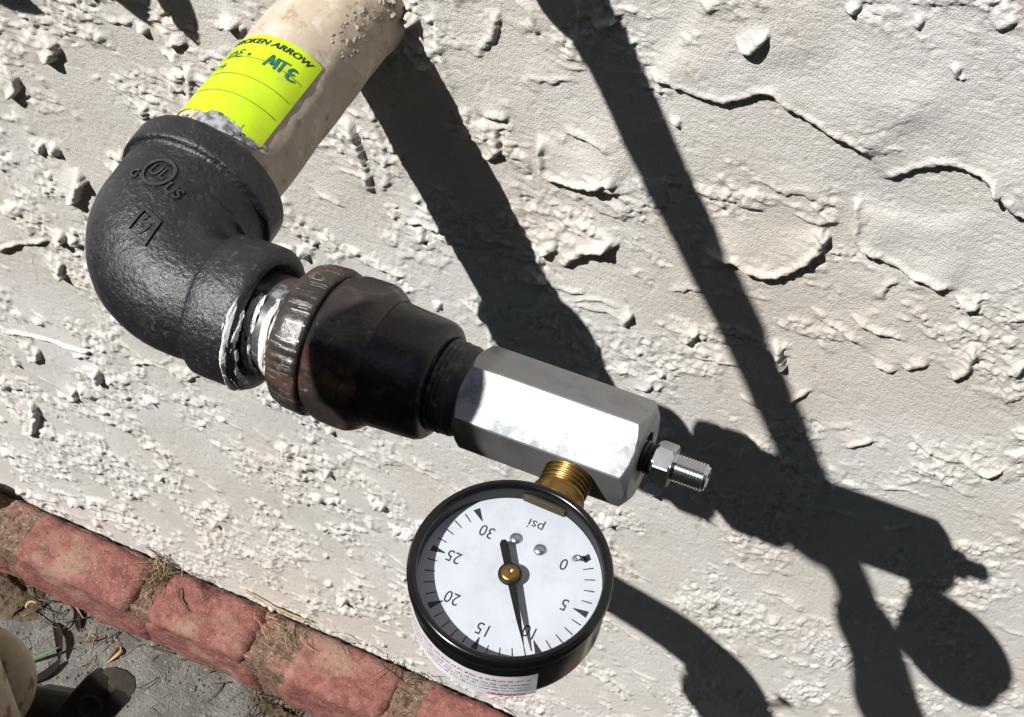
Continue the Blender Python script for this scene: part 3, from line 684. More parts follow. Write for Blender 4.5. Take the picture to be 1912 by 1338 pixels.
def emboss(polys3, origin, ex, ey, name, hgt=.5, parent=ebody, m='worn_lit_iron'):
    """polys3 = (V2, F): flat shape in mm about 'origin' in plane ex,ey; pushed on to the elbow and raised by hgt"""
    ez = np.cross(ex, ey); V2, F = polys3; top = []; bot = []
    for a, b in V2[:, :2]:
        p = origin + ex * a + ey * b + ez * 12
        hit = BV.ray_cast(Vector(p), Vector(-ez), 40)
        q = np.array(hit[0]) if hit[0] is not None else p - ez * 12
        top.append(q + ez * hgt); bot.append(q - ez * .4)
    n = len(top); VV = np.array(top + bot); FF = [tuple(f) for f in F]
    cnt = {}
    for f in F:
        for i in range(len(f)):
            e = (f[i], f[(i + 1) % len(f)]); cnt[e] = 1
    for (i, j) in list(cnt):
        if (j, i) not in cnt: FF.append((j, i, i + n, j + n))
    return mesh(name, VV, FF, M[m], parent, smooth=False)
VIEW = unit(CAM - npa(0, -125, 24)); VIEW = unit(npa(0.03, -.42, .91))
ex = unit(npa(1, .22, 0)); ex = unit(ex - VIEW * (ex @ VIEW)); ey = np.cross(VIEW, ex)
ring = [(math.cos(t), math.sin(t)) for t in np.linspace(0, 2 * math.pi, 41)]
def ring_poly(r, w, sx=1.0, sy=1.0, pts=ring):
    return strokes([[(x * r * sx, y * r * sy) for x, y in pts]], w)
o1 = npa(.4, -120.5, 24)
emboss(ring_poly(4.7, 1.0), o1, ex, ey, 'approval_ring', .8)
v, f = text_mesh('UL', 5.4, bold=.06); emboss((v, f), o1, unit(ex * .94 - ey * .34), unit(ey * .94 + ex * .34), 'raised_letters', .6)
exr = unit(ex * .9 - ey * .43); eyr = np.cross(VIEW, exr)
v, f = text_mesh('US', 4.8, bold=.16); emboss((v, f), o1 + ex * 6.6 - ey * 5.6, exr, eyr, 'raised_letters', .8)
v, f = text_mesh('C', 4.2, bold=.16); emboss((v, f), o1 - ex * 7.4 - ey * 1.6, ex, ey, 'raised_letters', .8)
o2 = npa(6.4, -139.0, 22.5)
V2_ = unit(npa(.12, -.60, .79)); ex2 = unit(npa(1, .12, 0)); ex2 = unit(ex2 - V2_ * (ex2 @ V2_)); ey2 = np.cross(V2_, ex2)
dia = [(-1.6, 4.9), (4.4, 2.0), (3.0, -5.4), (-4.2, -2.4), (-1.6, 4.9)]
dd = []
for a, b in zip(dia[:-1], dia[1:]):
    for t in np.linspace(0, 1, 9)[:-1]: dd.append((a[0] + (b[0] - a[0]) * t, a[1] + (b[1] - a[1]) * t))
dd.append(dia[0])
emboss(strokes([dd], 1.05), o2, ex2, ey2, 'maker_mark', .85)
zz = [(-.6, 2.9), (.3, 2.6), (-1.4, .6), (1.2, .9), (1.9, -.2), (-.2, -2.6), (-1.2, -2.2)]
emboss(strokes([spline(zz, 26)], .85), o2, ex2, ey2, 'maker_mark', .55)
# white thread compound smeared on the elbow's mouth
def tape_patch(k0, k1, a0, a1, rfun, thr, seed, parent, name='thread_compound', hh=.7, m='tape', sc=3.0, cycle=None):
    ks = np.linspace(k0, k1, 40); an = np.radians(np.linspace(a0, a1, 140))
    KK, AA = np.meshgrid(ks, an, indexing='ij')
    ed = sstep(0, .2, (KK - k0) / (k1 - k0)) * sstep(0, .2, (k1 - KK) / (k1 - k0)) * sstep(0, .15, (AA - an[0]) / (an[-1] - an[0])) * sstep(0, .15, (an[-1] - AA) / (an[-1] - an[0]))
    val = fbm(KK * 2.6, AA * 7, sc, 5, seed, .62) + ed - thr
    R0 = rfun(KK) + np.clip(val, -.15, .9) * hh
    V = C + KK[..., None] * U + R0[..., None] * (np.cos(AA)[..., None] * UPU + np.sin(AA)[..., None] * OUT)
    F = [f for f in grid_faces(40, 140, wrap=False) if np.mean([val.ravel()[i] for i in f]) > 0]
    return mesh(name, V.reshape(-1, 3), F, M[m], parent)
tape_patch(45.0, 49.4, 20, 125, lambda k: 22.4 - np.clip(k - 46, 0, 4) * 1.15, .50, 601, elbow, hh=1.0, sc=4)

# ------------------------------------------------------------------ short nipple between elbow and union
def fit_thing(name, label, cat, k): return thing(name, label, cat, tuple(C + U * k))
nip = fit_thing('pipe_nipple', 'short bright steel nipple between elbow and rusty union with white thread compound', 'pipe nipple', 52)
V, F = revolve(C, U, [(42.5, 14.0), (44, 14.6), (47, 14.9), (49, 15.0)] + [(k, 15.0) for k in np.arange(50, 57, 1.0)] + [(57, 14.8), (61, 14.6)], 72, UPU)
mesh('nipple_body', V, F, M['nipple_steel'], nip)
tape_patch(47.2, 51.2, 5, 120, lambda k: 15.15 + 0 * k, .30, 611, nip, hh=.8)
tape_patch(53.4, 56.2, 5, 140, lambda k: 15.15 + 0 * k, -.02, 613, nip, hh=.8, sc=4)
tape_patch(56.4, 59.4, -10, 125, lambda k: 15.3 + 0 * k, .05, 615, nip, hh=.8, sc=4)

# ------------------------------------------------------------------ union: ring nut + octagon + round body
uni = fit_thing('pipe_union', 'rusty black pipe union with scratched ring nut, half lying in shadow', 'pipe union', 82)
def nut_r(k, t, r): return r + .16 * math.sin(t * 47) * (.5 + .5 * math.sin(t * 7 + 1)) + .1 * math.sin(t * 19)
V, F = revolve(C, U, [(58.6, 15.5), (58.6, 19.0), (59.0, 20.3), (59.8, 21.2), (61, 21.9), (63, 22.3), (68.4, 22.6), (69.3, 22.4), (69.8, 21.9), (70.0, 20.4)], 240, UPU, nut_r)
ringn = mesh('ring_nut', V, F, M['nut_iron'], uni)
r3 = np.random.default_rng(3); mb = MB()
for i in range(44):                                     # wrench scratches along the nut
    a = math.radians(r3.uniform(-60, 120)); k0 = r3.uniform(59.5, 66); ln = r3.uniform(1.5, 7.5)
    ks = np.linspace(k0, min(k0 + ln, 69.2), 5)
    rk = np.interp(ks, [58.6, 59.0, 59.8, 61, 63, 68.4, 69.3], [19.0, 20.3, 21.2, 21.9, 22.3, 22.6, 22.4]) + .12
    v = []; w = r3.uniform(.06, .19)
    for k, r in zip(ks, rk):
        for s_ in (-1, 1):
            aa = a + s_ * w / 22 + .004 * math.sin(k)
            v.append(C + U * k + r * (math.cos(aa) * UPU + math.sin(aa) * OUT))
    mb.add(v, [(2 * j, 2 * j + 1, 2 * j + 3, 2 * j + 2) for j in range(4)])
mb.build('scratch_marks', M['scratch'], ringn)
def oct_r(k, t, r):
    a = (t + .25) % (math.pi / 4) - math.pi / 8
    f = 21.2 / math.cos(a)
    w = sstep(69.5, 72.5, np.array(k)).item() * (1 - sstep(82.5, 86.5, np.array(k)).item())
    lim = r
    return min(lim, f) * w + min(r, 21.4) * (1 - w)
V, F = revolve(C, U, [(69.6, 18.5), (70.0, 20.6), (71, 21.4), (72.5, 22.2), (74, 22.6), (80, 22.7), (82, 22.6), (83.5, 22.2), (85, 21.1), (86.4, 19.8), (87.6, 19.15)] , 128, UPU, oct_r)
mesh('octagon_collar', V, F, M['rusty_iron'], uni)
V, F = revolve(C, U, [(86.8, 19.1), (88, 18.95), (90, 18.8), (96, 18.4), (101, 18.1), (103, 17.9), (104.6, 17.2), (105.5, 16.2), (105.9, 14.6), (105.6, 13.0), (105.0, 12.0)], 96, UPU)
mesh('union_body', V, F, M['body_black'], uni)

nip2 = fit_thing('reducing_nipple', 'black close nipple joining the union to the shiny hex coupling', 'pipe nipple', 110)
prof = [(104.5, 12.6), (106, 13.4)]
V, F = revolve(C, U, prof + [(k, 13.5 + .35 * math.sin((k - 106) * 4.2) * (1 if k < 110 else .3)) for k in np.arange(106.3, 113.2, .25)] + [(113.6, 12.9), (115.5, 12.6)], 80, UPU)
mesh('nipple_body', V, F, M['dusty_iron'], nip2)

# ------------------------------------------------------------------ aluminium hex coupling
hexc = fit_thing('hex_coupling', 'shiny aluminium hexagonal coupling with one face glaring white in the sun', 'coupling', 140)
K0, K1, RH, OM = 114.6, 167.4, 15.57, -1.0062
AP = RH * math.cos(math.pi / 6)
def hexr(an):
    a = (an - OM) % (math.pi / 3) - math.pi / 6
    return AP / math.cos(a)
def hex_solid():
    ks = np.concatenate([np.linspace(K0, K0 + 4.6, 16), np.linspace(K0 + 8, K1 - 8, 12), np.linspace(K1 - 4.6, K1, 16)])
    an = []
    for i in range(6):
        an += list(OM + i * math.pi / 3 + np.concatenate([[.018], np.linspace(.05, math.pi / 3 - .05, 14), [math.pi / 3 - .018]]))
    V = []
    for k in ks:
        e = min(k - K0, K1 - k)
        lim = AP * .93 + e * 1.45
        for a in an:
            r = min(hexr(a), lim)
            V.append(C + U * k + r * (math.cos(a) * UPU + math.sin(a) * OUT))
    n = len(an); F = grid_faces(len(ks), n)
    b = len(V)
    for kk, row in ((K0, 0), (K1, len(ks) - 1)):         # end faces with a bore
        ib = len(V)
        for j, a in enumerate(an): V.append(C + U * kk + 7.2 * (math.cos(a) * UPU + math.sin(a) * OUT))
        for j in range(n): F.append((row * n + j, row * n + (j + 1) % n, ib + (j + 1) % n, ib + j))
        ic = len(V)
        kk2 = kk + (3 if row == 0 else -3)
        for j, a in enumerate(an): V.append(C + U * kk2 + 6.2 * (math.cos(a) * UPU + math.sin(a) * OUT))
        for j in range(n): F.append((ib + j, ib + (j + 1) % n, ic + (j + 1) % n, ic + j))
        F.append(tuple(range(ic, ic + n)))
    return np.array(V), F
V, F = hex_solid()
hbody = mesh('hex_body', V, F, M['aluminium'], hexc, smooth=False)
mb = MB()
for fc, cnt in ((1, 22), (0, 10), (2, 8)):               # nicks and scratches on the three faces in view
    fa = OM + fc * math.pi / 3 + math.pi / 6
    nn = math.cos(fa) * UPU + math.sin(fa) * OUT; tt = np.cross(nn, U)
    for i in range(cnt):
        c = C + U * r3.uniform(K0 + 6, K1 - 5) + nn * (AP + .02) + tt * r3.uniform(-6.6, 6.6)
        a = r3.normal(.2, .9); d = U * math.cos(a) + tt * math.sin(a); e = np.cross(nn, d)
        L = r3.exponential(.9) + .25; w = r3.uniform(.03, .10)
        mb.add([c - d * L, c + e * w, c + d * L, c - e * w], [(0, 1, 2, 3)])
mb.build('scratch_marks', M['scratch_dark'], hbody, smooth=False)

# ------------------------------------------------------------------ small chrome bleed fitting at the end
blf = fit_thing('threaded_fitting', 'small chrome threaded fitting sticking out of the free end of the hex coupling', 'fitting', 170)
V, F = revolve(C, U, [(164.0, 4.2)] + [(k, 4.5 + .28 * math.sin((k - 164) * 5.5)) for k in np.arange(164.2, 171, .2)] + [(171, 3.6)], 40, UPU)
mesh('neck', V, F, M['neck'], blf)
def nutr(k, t, r): return min(r, 5.5 / math.cos((t + .2) % (math.pi / 3) - math.pi / 6))
V, F = revolve(C, U, [(170.7, 3.0), (170.7, 5.7), (171.3, 6.3), (175.4, 6.3), (176.0, 5.7), (176.0, 3.0)], 96, UPU, nutr)
mesh('nut', V, F, M['zinc'], blf, smooth=False)
V, F = revolve(C, U, [(175.5, 3.7), (176.6, 3.75)] + [(k, 3.7 + .27 * math.sin((k - 176) * 7.4)) for k in np.arange(176.8, 185.2, .12)] + [(185.7, 3.3), (185.9, 2.9), (185.9, 2.0), (183.0, 1.8), (182.9, 0.01)], 40, UPU)
mesh('threaded_tip', V, F, M['chrome'], blf)

# ------------------------------------------------------------------ pressure gauge
G = npa(150.705, -196.747, 23.702)
SV = unit(npa(-0.0083, -0.99977, 0.01969)); NV = npa(0.0171, 0.01955, 0.99966); NV = unit(NV - SV * (SV @ NV)); RV = np.cross(SV, NV)
gau = thing('pressure_gauge', 'round black pressure gauge with white dial reading about eleven psi', 'gauge', tuple(G - NV * 22))
def gp(a, b, dep): return G + RV * a + SV * b - NV * dep
def on_dial(V2, dep): V2 = np.asarray(V2); return np.array([gp(v[0], v[1], dep) for v in V2])
DEP = 6.2
V, F = revolve(G, -NV, [(4.0, 24.2), (4.2, 24.75), (5, 24.85), (18.5, 24.75), (20.5, 24.3), (21.7, 23.2), (22.2, 21.5), (22.3, 14), (22.3, 0.01)], 128, SV)
case = mesh('case', V, F, M['case_black'], gau)
V, F = revolve(G, -NV, [(7.2, 23.35), (1.2, 23.2)], 128, SV)
mesh('case_liner', V, F, M['case_inside'], case)
V, F = revolve(G, -NV, [(1.4, 23.0), (.5, 23.25), (.1, 23.7), (-.1, 24.2), (.05, 24.8), (.5, 25.3), (1.3, 25.6), (3.2, 25.6), (4.0, 25.35), (4.3, 24.7)], 128, SV)
mesh('bezel', V, F, M['case_black'], gau)
V, F = revolve(G, -NV, [(DEP + .8, 23.2), (DEP, 23.2), (DEP, 0.02)], 96, SV)
dial = mesh('dial', V, F, M['dial'], gau, smooth=False)
V, F = revolve(G, -NV, [(1.9, 23.1), (1.9, 0.02)], 96, SV)
mesh('lens', V, F, M['lens'], gau, smooth=False)
mb = MB(); SW = 132.0
def ang(psi): return math.radians(-SW + psi * (2 * SW / 30))
for p_ in range(0, 31):
    a = ang(p_); d = npa(-math.sin(-a), 0); sx, cx_ = math.sin(a), math.cos(a)
    # a is measured from SV (dial up) clockwise towards RV
    if p_ % 5 == 0:
        w0, w1, r0, r1 = .12, .95, 17.6, 21.4
    else: w0, w1, r0, r1 = .13, .17, 18.7, 21.4
    er = npa(sx, cx_); et = npa(cx_, -sx)
    q = [er * r0 - et * w0, er * r0 + et * w0, er * r1 + et * w1, er * r1 - et * w1]
    mb.add(on_dial(q, DEP - .05), [(0, 1, 2, 3)])
mb.build('scale_marks', M['dial_ink'], dial, smooth=False)
for p_ in range(0, 31, 5):
    a = ang(p_); v, f = text_mesh(str(p_), 4.7)
    v = v[:, :2] * npa(.86, 1.0)
    v += npa(math.sin(a), math.cos(a)) * (15.2 if p_ not in (0, 30) else 14.4)
    mesh('numeral', on_dial(v, DEP - .05), f, M['dial_ink'], dial, smooth=False)
v, f = text_mesh('psi', 4.1); v = v[:, :2] + npa(0.2, -16.6)
mesh('unit_lettering', on_dial(v, DEP - .05), f, M['dial_ink'], dial, smooth=False)
for a_, b_ in ((3.2, -10.9), (-3.6, -10.6)):
    V, F = revolve(gp(a_, b_, DEP), NV, [(-.1, 1.65), (.25, 1.6), (.6, 1.25), (.8, .7), (.86, .01)], 28, SV)
    mesh('rivet', V, F, M['zinc'], dial)
V, F = sweep([gp(-12.4, -12.1, DEP + .3), gp(-12.7, -11.9, DEP - 1.2), gp(-13.6, -12.0, DEP - 1.9), gp(-14.8, -11.6, DEP - 1.7)], [.75, .75, .65, .45], 12)
mesh('stop_pin', V, F, M['zinc'], dial)
PA = math.radians(-34.5); pd = npa(math.sin(PA), math.cos(PA)); pt = npa(pd[1], -pd[0])
PDEP = DEP - 2.3
out2 = [pd * 20.6, pd * 12 + pt * .62, pd * 2 + pt * 1.0, pd * -2 + pt * 1.0, pd * -8.7 + pt * 1.12, pd * -9.7 + pt * .5, pd * -9.7 - pt * .5, pd * -8.7 - pt * 1.12, pd * -2 - pt * 1.0, pd * 2 - pt * 1.0, pd * 12 - pt * .62]
n_ = len(out2); vv = list(on_dial(out2, PDEP - .2)) + list(on_dial(out2, PDEP + .2))
ff = [tuple(range(n_)), tuple(range(n_, 2 * n_))[::-1]] + [(i, (i + 1) % n_, (i + 1) % n_ + n_, i + n_) for i in range(n_)]
mesh('pointer', np.array(vv), ff, M['pointer'], gau, smooth=False)
V, F = revolve(gp(0, 0, DEP), NV, [(0, 1.0), (2.0, 1.0), (2.0, 3.0), (2.7, 3.0), (2.9, 2.75), (2.9, 2.3)], 48, SV)
hub = mesh('pointer_hub', V, F, M['pointer'], gau)
V, F = revolve(gp(0, 0, DEP), NV, [(2.6, 2.45), (3.1, 2.4), (3.4, 2.1), (3.5, 1.5), (3.45, .5), (3.2, .35), (3.15, .01)], 40, SV)
mesh('hub_cap', V, F, M['brass'], hub)
# brass stem running back to the hex coupling, and the block seen inside the case
STEM = gp(0, -12.0, 15.4)
V, F = revolve(C + U * 151.05 + DN * 0, SV, [(8, 6.3), (11.5, 6.4)] + [(k, 6.6 + .42 * math.sin((k - 11.5) * 4.6 )) for k in np.arange(11.5, 20.5, .22)] + [(20.8, 7.2), (21.4, 7.5), (29.0, 7.5), (31, 7.2), (34, 6.8)], 56, NV)
mesh('brass_stem', V, F, M['brass'], gau)
V, F = box(gp(.4, -22.5, 5.0), RV, SV, NV, 5.8, .55, 1.5, .1)
mesh('stem_block', V, F, M['dull_brass'], case)
# warning label on the side of the case
def on_case(a_deg, dep, r):
    a = np.radians(a_deg); dep = np.asarray(dep, float)
    return G + r * (np.cos(a)[..., None] * SV + np.sin(a)[..., None] * RV) - dep[..., None] * NV
aa = np.linspace(-41, 62, 60); de = np.linspace(8.8, 20.6, 8)
AA, DD = np.meshgrid(aa, de, indexing='ij')
rr_ = 24.95 + .05 * fbm(AA * .4, DD, 5, 2, 701)
lab = mesh('warning_label', on_case(AA, DD, rr_[..., None]).reshape(-1, 3), grid_faces(60, 8, wrap=False), M['label'], gau)
def case_text(v, a0, dep0):
    # reads with its head away from the dial: a runs towards -angle
    return on_case(a0 - np.degrees(v[:, 0] / 25.0) * -1.0, dep0 + 0 * v[:, 0] - v[:, 1] * -1.0, np.full((len(v), 1), 25.12))
def case_line(txt, size, a0, dep0, m, align='LEFT', name='label_lettering'):
    v, f = text_mesh(txt, size, align=align, bold=.012)
    mesh(name, case_text(v, a0, dep0), f, M[m], lab, smooth=False)
case_line('WARNING', 1.9, -34, 19.2, 'print_red')
def scribble(a0, a1, dep0, m, h=.95):
    mb = MB(); a = a0
    while a < a1:
        wl = r3.uniform(2.0, 6.5)                       # a word too small to read: little upright marks
        b = a
        while b < min(a + wl, a1):
            hh = h * r3.uniform(.55, 1.0); w = r3.uniform(.22, .5)
            q = np.array([(b, dep0), (b + w, dep0), (b + w, dep0 - hh), (b, dep0 - hh)])
            mb.add(on_case(q[:, 0], q[:, 1], np.full((4, 1), 25.1)), [(0, 1, 2, 3)])
            if r3.random() < .6:
                q = np.array([(b, dep0 - hh * .45), (b + 1.0, dep0 - hh * .45), (b + 1.0, dep0 - hh * .62), (b, dep0 - hh * .62)])
                mb.add(on_case(q[:, 0], q[:, 1], np.full((4, 1), 25.11)), [(0, 1, 2, 3)])
            b += r3.uniform(1.0, 1.5)
        a += wl + 1.6
    mb.build('small_print', M[m], lab, smooth=False)
scribble(-36, 57, 17.4, 'print_grey'); scribble(-36, 56, 15.7, 'print_grey'); scribble(-36, 58, 14.0, 'print_grey')
scribble(-36, 58, 11.8, 'print_red', 1.25)
# ------------------------------------------------------------------ litter on the ground and along the brick edging
def blade(P, w, n=14, twist=0.0, curl=.25, th=.0):
    """a leaf or blade: ribbon of varying width with a folded midrib"""
    P = spline(P, n); T = np.gradient(P, axis=0); V = []
    for i, p in enumerate(P):
        t = i / (n - 1); ww = w * (math.sin(math.pi * min(1, .08 + .92 * t)) ** .7 + .03)
        s = unit(np.cross(T[i], npa(0, 0, 1)) + 1e-6)
        s = unit(s * math.cos(twist * t) + npa(0, 0, 1) * math.sin(twist * t))
        u_ = unit(np.cross(s, T[i]))
        V += [p + s * ww / 2 + u_ * ww * curl, p + s * ww * .25 + u_ * ww * curl * .3, p, p - s * ww * .25 + u_ * ww * curl * .3, p - s * ww / 2 + u_ * ww * curl]
    return np.array(V), grid_faces(n, 5, wrap=False)
def straw_mass(name, n, region, m, lmin, lmax, r, label=None, seed=0, arch=3, parent=None):
    rg = np.random.default_rng(seed); mb = MB()
    for i in range(n):
        x, y, z = region(rg); L = rg.uniform(lmin, lmax); a = rg.uniform(0, 2 * math.pi)
        d = npa(math.cos(a), math.sin(a), rg.uniform(-.1, .35)); b = rg.normal(0, .16)
        pn = npa(-d[1], d[0], 0)
        P = [npa(x, y, z) + d * L * t + pn * b * L * t * (1 - t) * 2 + npa(0, 0, arch * t * (1 - t)) for t in (0, .33, .66, 1)]
        v, f = sweep(spline(P, 7), np.linspace(r, r * .5, 7) * rg.uniform(.6, 1.3), 4); mb.add(v, f)
    o = mb.build(name, M[m], parent, base=None)
    tag(o, kind='stuff'); return o
def joint_region(xc):
    return lambda rg: (xc + rg.normal(0, 6.5), -3 - abs(rg.normal(0, 14)), ZT - 2 + rg.uniform(0, 3))
for i, xc in enumerate((-217, -217, -108, 2, 115)):
    straw_mass('dry_roots', 46 if i < 2 else 12, joint_region(xc), 'straw' if i % 2 == 0 else 'straw_dark', 5, 22, .35, seed=20 + i, parent=edging)
straw_mass('dry_straw', 46, lambda rg: (rg.uniform(-345, 180), -1.5 - abs(rg.normal(0, 2.0)), ZT + rg.uniform(-2, 1.5)), 'straw_dark', 8, 34, .35, seed=31)
straw_mass('dark_twig_litter', 50, lambda rg: (rg.uniform(-400, 180), -50 - abs(rg.normal(0, 1.8)), GZ0 + rg.uniform(.5, 2.5)), 'straw_dark', 6, 34, .7, seed=33)
straw_mass('dark_twig_litter', 40, lambda rg: (rg.normal(-345, 22), rg.normal(-56, 9), GZ0 + rg.uniform(1, 6)), 'straw_dark', 8, 40, .8, seed=35)
straw_mass('dry_straw', 30, lambda rg: (rg.normal(-240, 50), rg.normal(-72, 14), GZ0 + rg.uniform(.6, 2)), 'straw', 4, 18, .4, seed=37)
straw_mass('dark_twig_litter', 26, lambda rg: (rg.uniform(-330, -80), rg.uniform(-120, -52), GZ0 + rg.uniform(.6, 1.6)), 'straw_dark', 4, 22, .4, seed=39)
straw_mass('dark_twig_litter', 34, lambda rg: (rg.normal(-100, 14), rg.normal(-53, 4), GZ0 + rg.uniform(.6, 4)), 'straw_dark', 6, 26, .5, seed=41)
# dirt heap in the corner by the leftmost brick
def heap(cx, cy, rx, ry, h, seed, name, label):
    n = 60; xs = np.linspace(-1.3, 1.3, n); X, Y = np.meshgrid(xs, xs)
    d = np.hypot(X, Y); z = h * np.exp(-d ** 2 * 2.2) * (1 + .5 * fbm(X * rx, Y * ry, 9, 3, seed)) + 1.2 * fbm(X * rx, Y * ry, 3, 2, seed + 4) - 1.6 * sstep(.9, 1.3, d)
    V = np.stack([(cx + X * rx).ravel(), (cy + Y * ry).ravel(), (GZ0 + z).ravel()], 1)
    o = mesh(name, V, grid_faces(n, n, wrap=False), M['soil'], base=(cx, cy, GZ0)); tag(o, kind='stuff')
heap(-357, -58, 42, 22, 14, 801, 'soil', None)
heap(-95, -56, 26, 6, 7, 805, 'soil', None)
rgp = np.random.default_rng(8)
mb = MB()
for i in range(260):
    x = rgp.uniform(-390, -60); y = -50 - abs(rgp.normal(0, 34)); r = rgp.uniform(.5, 1.5)
    v, f = revolve(npa(x, y, GZ0 - .2), npa(rgp.normal(0, .3), rgp.normal(0, .3), 1), [(0, r), (r * .6, r * .85), (r * 1.0, r * .3), (r * 1.05, .01)], 6); mb.add(v, f)
tag(mb.build('gravel_crumbs', M['concrete']), kind='stuff')

def single(name, label, cat, V, F, m, group=None):
    o = mesh(name, V, F, M[m], base=tuple(np.asarray(V)[0])); tag(o, label, cat, group); return o
gz = GZ0
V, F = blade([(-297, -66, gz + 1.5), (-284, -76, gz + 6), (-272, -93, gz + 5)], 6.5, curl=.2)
single('dark_strip', 'narrow dark curled strip lying across the grey concrete, upper half of a bent pair', 'leaf', V, F, 'dark_strip')
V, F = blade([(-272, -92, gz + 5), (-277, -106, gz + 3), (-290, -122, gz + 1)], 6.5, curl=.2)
single('dark_strip', 'narrow dark strip running from the bent strip down to the beige valve', 'leaf', V, F, 'dark_strip')
V, F = blade([(-290, -46, gz + 2), (-282, -55, gz + 3), (-274, -65, gz + 1.5)], 5, curl=.3)
single('dark_stick', 'short dark stick on the concrete beside the front of the first brick', 'stick', V, F, 'dark_strip')
V, F = blade([(-272, -71, gz + 1), (-262, -66, gz + 2), (-252, -58, gz + 1)], 4, curl=.2)
single('dark_stick', 'thin forked dark twig on the concrete, right of the bent dark strip', 'stick', V, F, 'straw_dark')
V, F = blade([(-297, -104, gz + 1), (-287, -95, gz + 7), (-276, -84, gz + 12)], 3.0, curl=.3)
single('grass_blade', 'single green blade of grass growing beside the rusty beige valve', 'grass', V, F, 'green')
V, F = blade([(-297, -46, gz + 3), (-287, -49, gz + 6), (-277, -54, gz + 3)], 1.4, curl=.2)
single('dry_stalk', 'pale dry stalk lying against the foot of the first brick', 'stalk', V, F, 'straw')
V, F = blade([(-238, -62, gz + 1), (-236, -68, gz + 5), (-241, -78, gz + 1)], 4.0, curl=.4, twist=1.2)
single('dry_curl', 'pale curled scrap of dry leaf on the concrete below the second brick', 'leaf', V, F, 'dry_leaf')
V, F = blade([(-408, -14, ZT - 12), (-385, -20, ZT + 6), (-372, -10, ZT + 18)], 26, curl=.35, n=18)
single('dry_leaf', 'crumpled tan dry leaf standing at the left end of the brick edging', 'leaf', V, F, 'dry_leaf')
V, F = blade([(-420, -30, ZT - 14), (-392, -34, ZT - 2), (-374, -28, ZT - 3)], 18, curl=.3, n=18, twist=.6)
single('dry_leaf', 'flat tan dry leaf lying on the sunken leftmost brick', 'leaf', V, F, 'dry_leaf')
V, F = revolve(npa(-322, -62, gz + 2), npa(.3, -.3, .9), [(-2, 2.2), (0, 4.6), (.8, 4.9), (.8, 4.0), (-1.0, 2.4)], 22)
single('seed_husk', 'small open brown husk lying in the litter by the first brick', 'husk', V, F, 'dry_leaf')
V, F = blade([(-196, -18, ZT + 1), (-190, -27, ZT + 2.5), (-178, -33, ZT + 1)], 1.8, curl=.3)
single('dry_twig', 'thin bent dry twig lying on top of the second brick', 'twig', V, F, 'straw_dark')
V, F = blade([(-128, -3, ZT + 2), (-108, -5, ZT + 6), (-86, -2, ZT + 2)], 2.2, curl=.3)
single('dry_twig', 'pale straw lying between wall and bricks at the second joint', 'twig', V, F, 'straw')
V, F = blade([(-150, -2, ZT + 8), (-132, -3, ZT + 4), (-112, -4, ZT + 3)], 1.8, curl=.3)
single('dry_twig', 'pale straw leaning on the wall behind the second brick', 'twig', V, F, 'straw')

# ------------------------------------------------------------------ unseen stand-in hose above, shaped to cast the long bar shadow on the wall
hp = [(38, 4, 150), (44, -38, 108), (30.6, -75, 143.8), (6.3, -130, 195.7), (-15.6, -180, 240.5), (-34.3, -235, 282.7), (-42.8, -280, 303.3), (-38.6, -310, 296.5),
      (-19.2, -322, 256.9), (7.2, -320, 204.9), (26.5, -316, 161.2), (53.2, -310, 94.0), (72, -305, 30), (62, -303, -24), (34, -296, -44), (2, -280, -38)]
HP = spline(hp, 150)
hose = thing('shadow_hose', 'unseen dark stand-in hose above the pipe, shaped to cast a bar shadow on the wall', 'hose', (38, 0, 150))
V, F = sweep(HP, 10.6, 20)
mesh('hose_tube', V, F, M['hose'], hose)
V, F = sweep(spline([(47, -30, 108), (42, -48, 112), (34, -66, 134)], 10), [11, 12.5, 13.2, 13.2, 13.2, 13.2, 12.5, 12, 11.4, 11], 20)
mesh('coupling', V, F, M['dark_metal'], hose)
V, F = sweep(spline([(3, -320.4, 212), (26.5, -316, 161.2), (46, -311.5, 112), (60, -308, 72)], 14), [11, 15, 17, 16, 15.5, 15.5, 16, 17, 18, 19, 19, 18, 16, 12], 24)
mesh('nozzle', V, F, M['dark_metal'], hose)
V, F = sweep([(-40, -300, 290), (-40, -308, 284), (-40, -313, 278)], [5, 5, 5], 12)
hv = MB().add(V, F)
kc = npa(-34.5, -318, 272.3); v, f = revolve(kc, npa(.4, .5, -.77), [(-14, .01), (-14, 14), (-10, 20), (0, 23), (10, 20), (14, 14), (14, .01)], 32); hv.add(v, f)
hv.build('union_shade_knob', M['dark_metal'], hose)  # unseen disc added to throw its shadow on the union

# rusty beige valve at the lower end of the hose, seen at the lower left edge
val = thing('garden_valve', 'rust spotted beige valve with square bracket made black for the shade at the lower left edge', 'valve', (2, -280, -40))
V, F = sweep(spline([(18, -287, -93), (11, -275, -46), (4, -265, -19), (-10, -254, -11), (-28, -241, -16), (-48, -227, -26), (-64, -216, -34)], 26),
             [14, 18, 20, 20.5, 20.5, 20.5, 20.5, 20.5, 20.5, 20, 19.5, 19, 18.5, 18, 17.5, 17, 16.5, 16, 15.5, 15, 15, 15, 14.5, 13, 9, 2], 32)
mesh('valve_body', V, F, M['valve_paint'], val)
V, F = revolve(npa(-3, -263, -27), unit(npa(.4, .5, -.77)), [(-13, .01), (-13, 12), (-10, 17), (0, 19), (10, 17), (13, 12), (13, .01)], 32)
mesh('shadow_fill_disc', V, F, M['valve_paint'], val)  # disc added to fill out the valve's shadow on the wall
V, F = revolve(npa(2, -257, -67), unit(npa(.20, -.42, .88)), [(-7, 13), (-6.2, 15.5), (-4, 17.2), (0, 17.9), (4, 17.2), (6.2, 15.2), (7, 12), (7.2, .01)], 48)
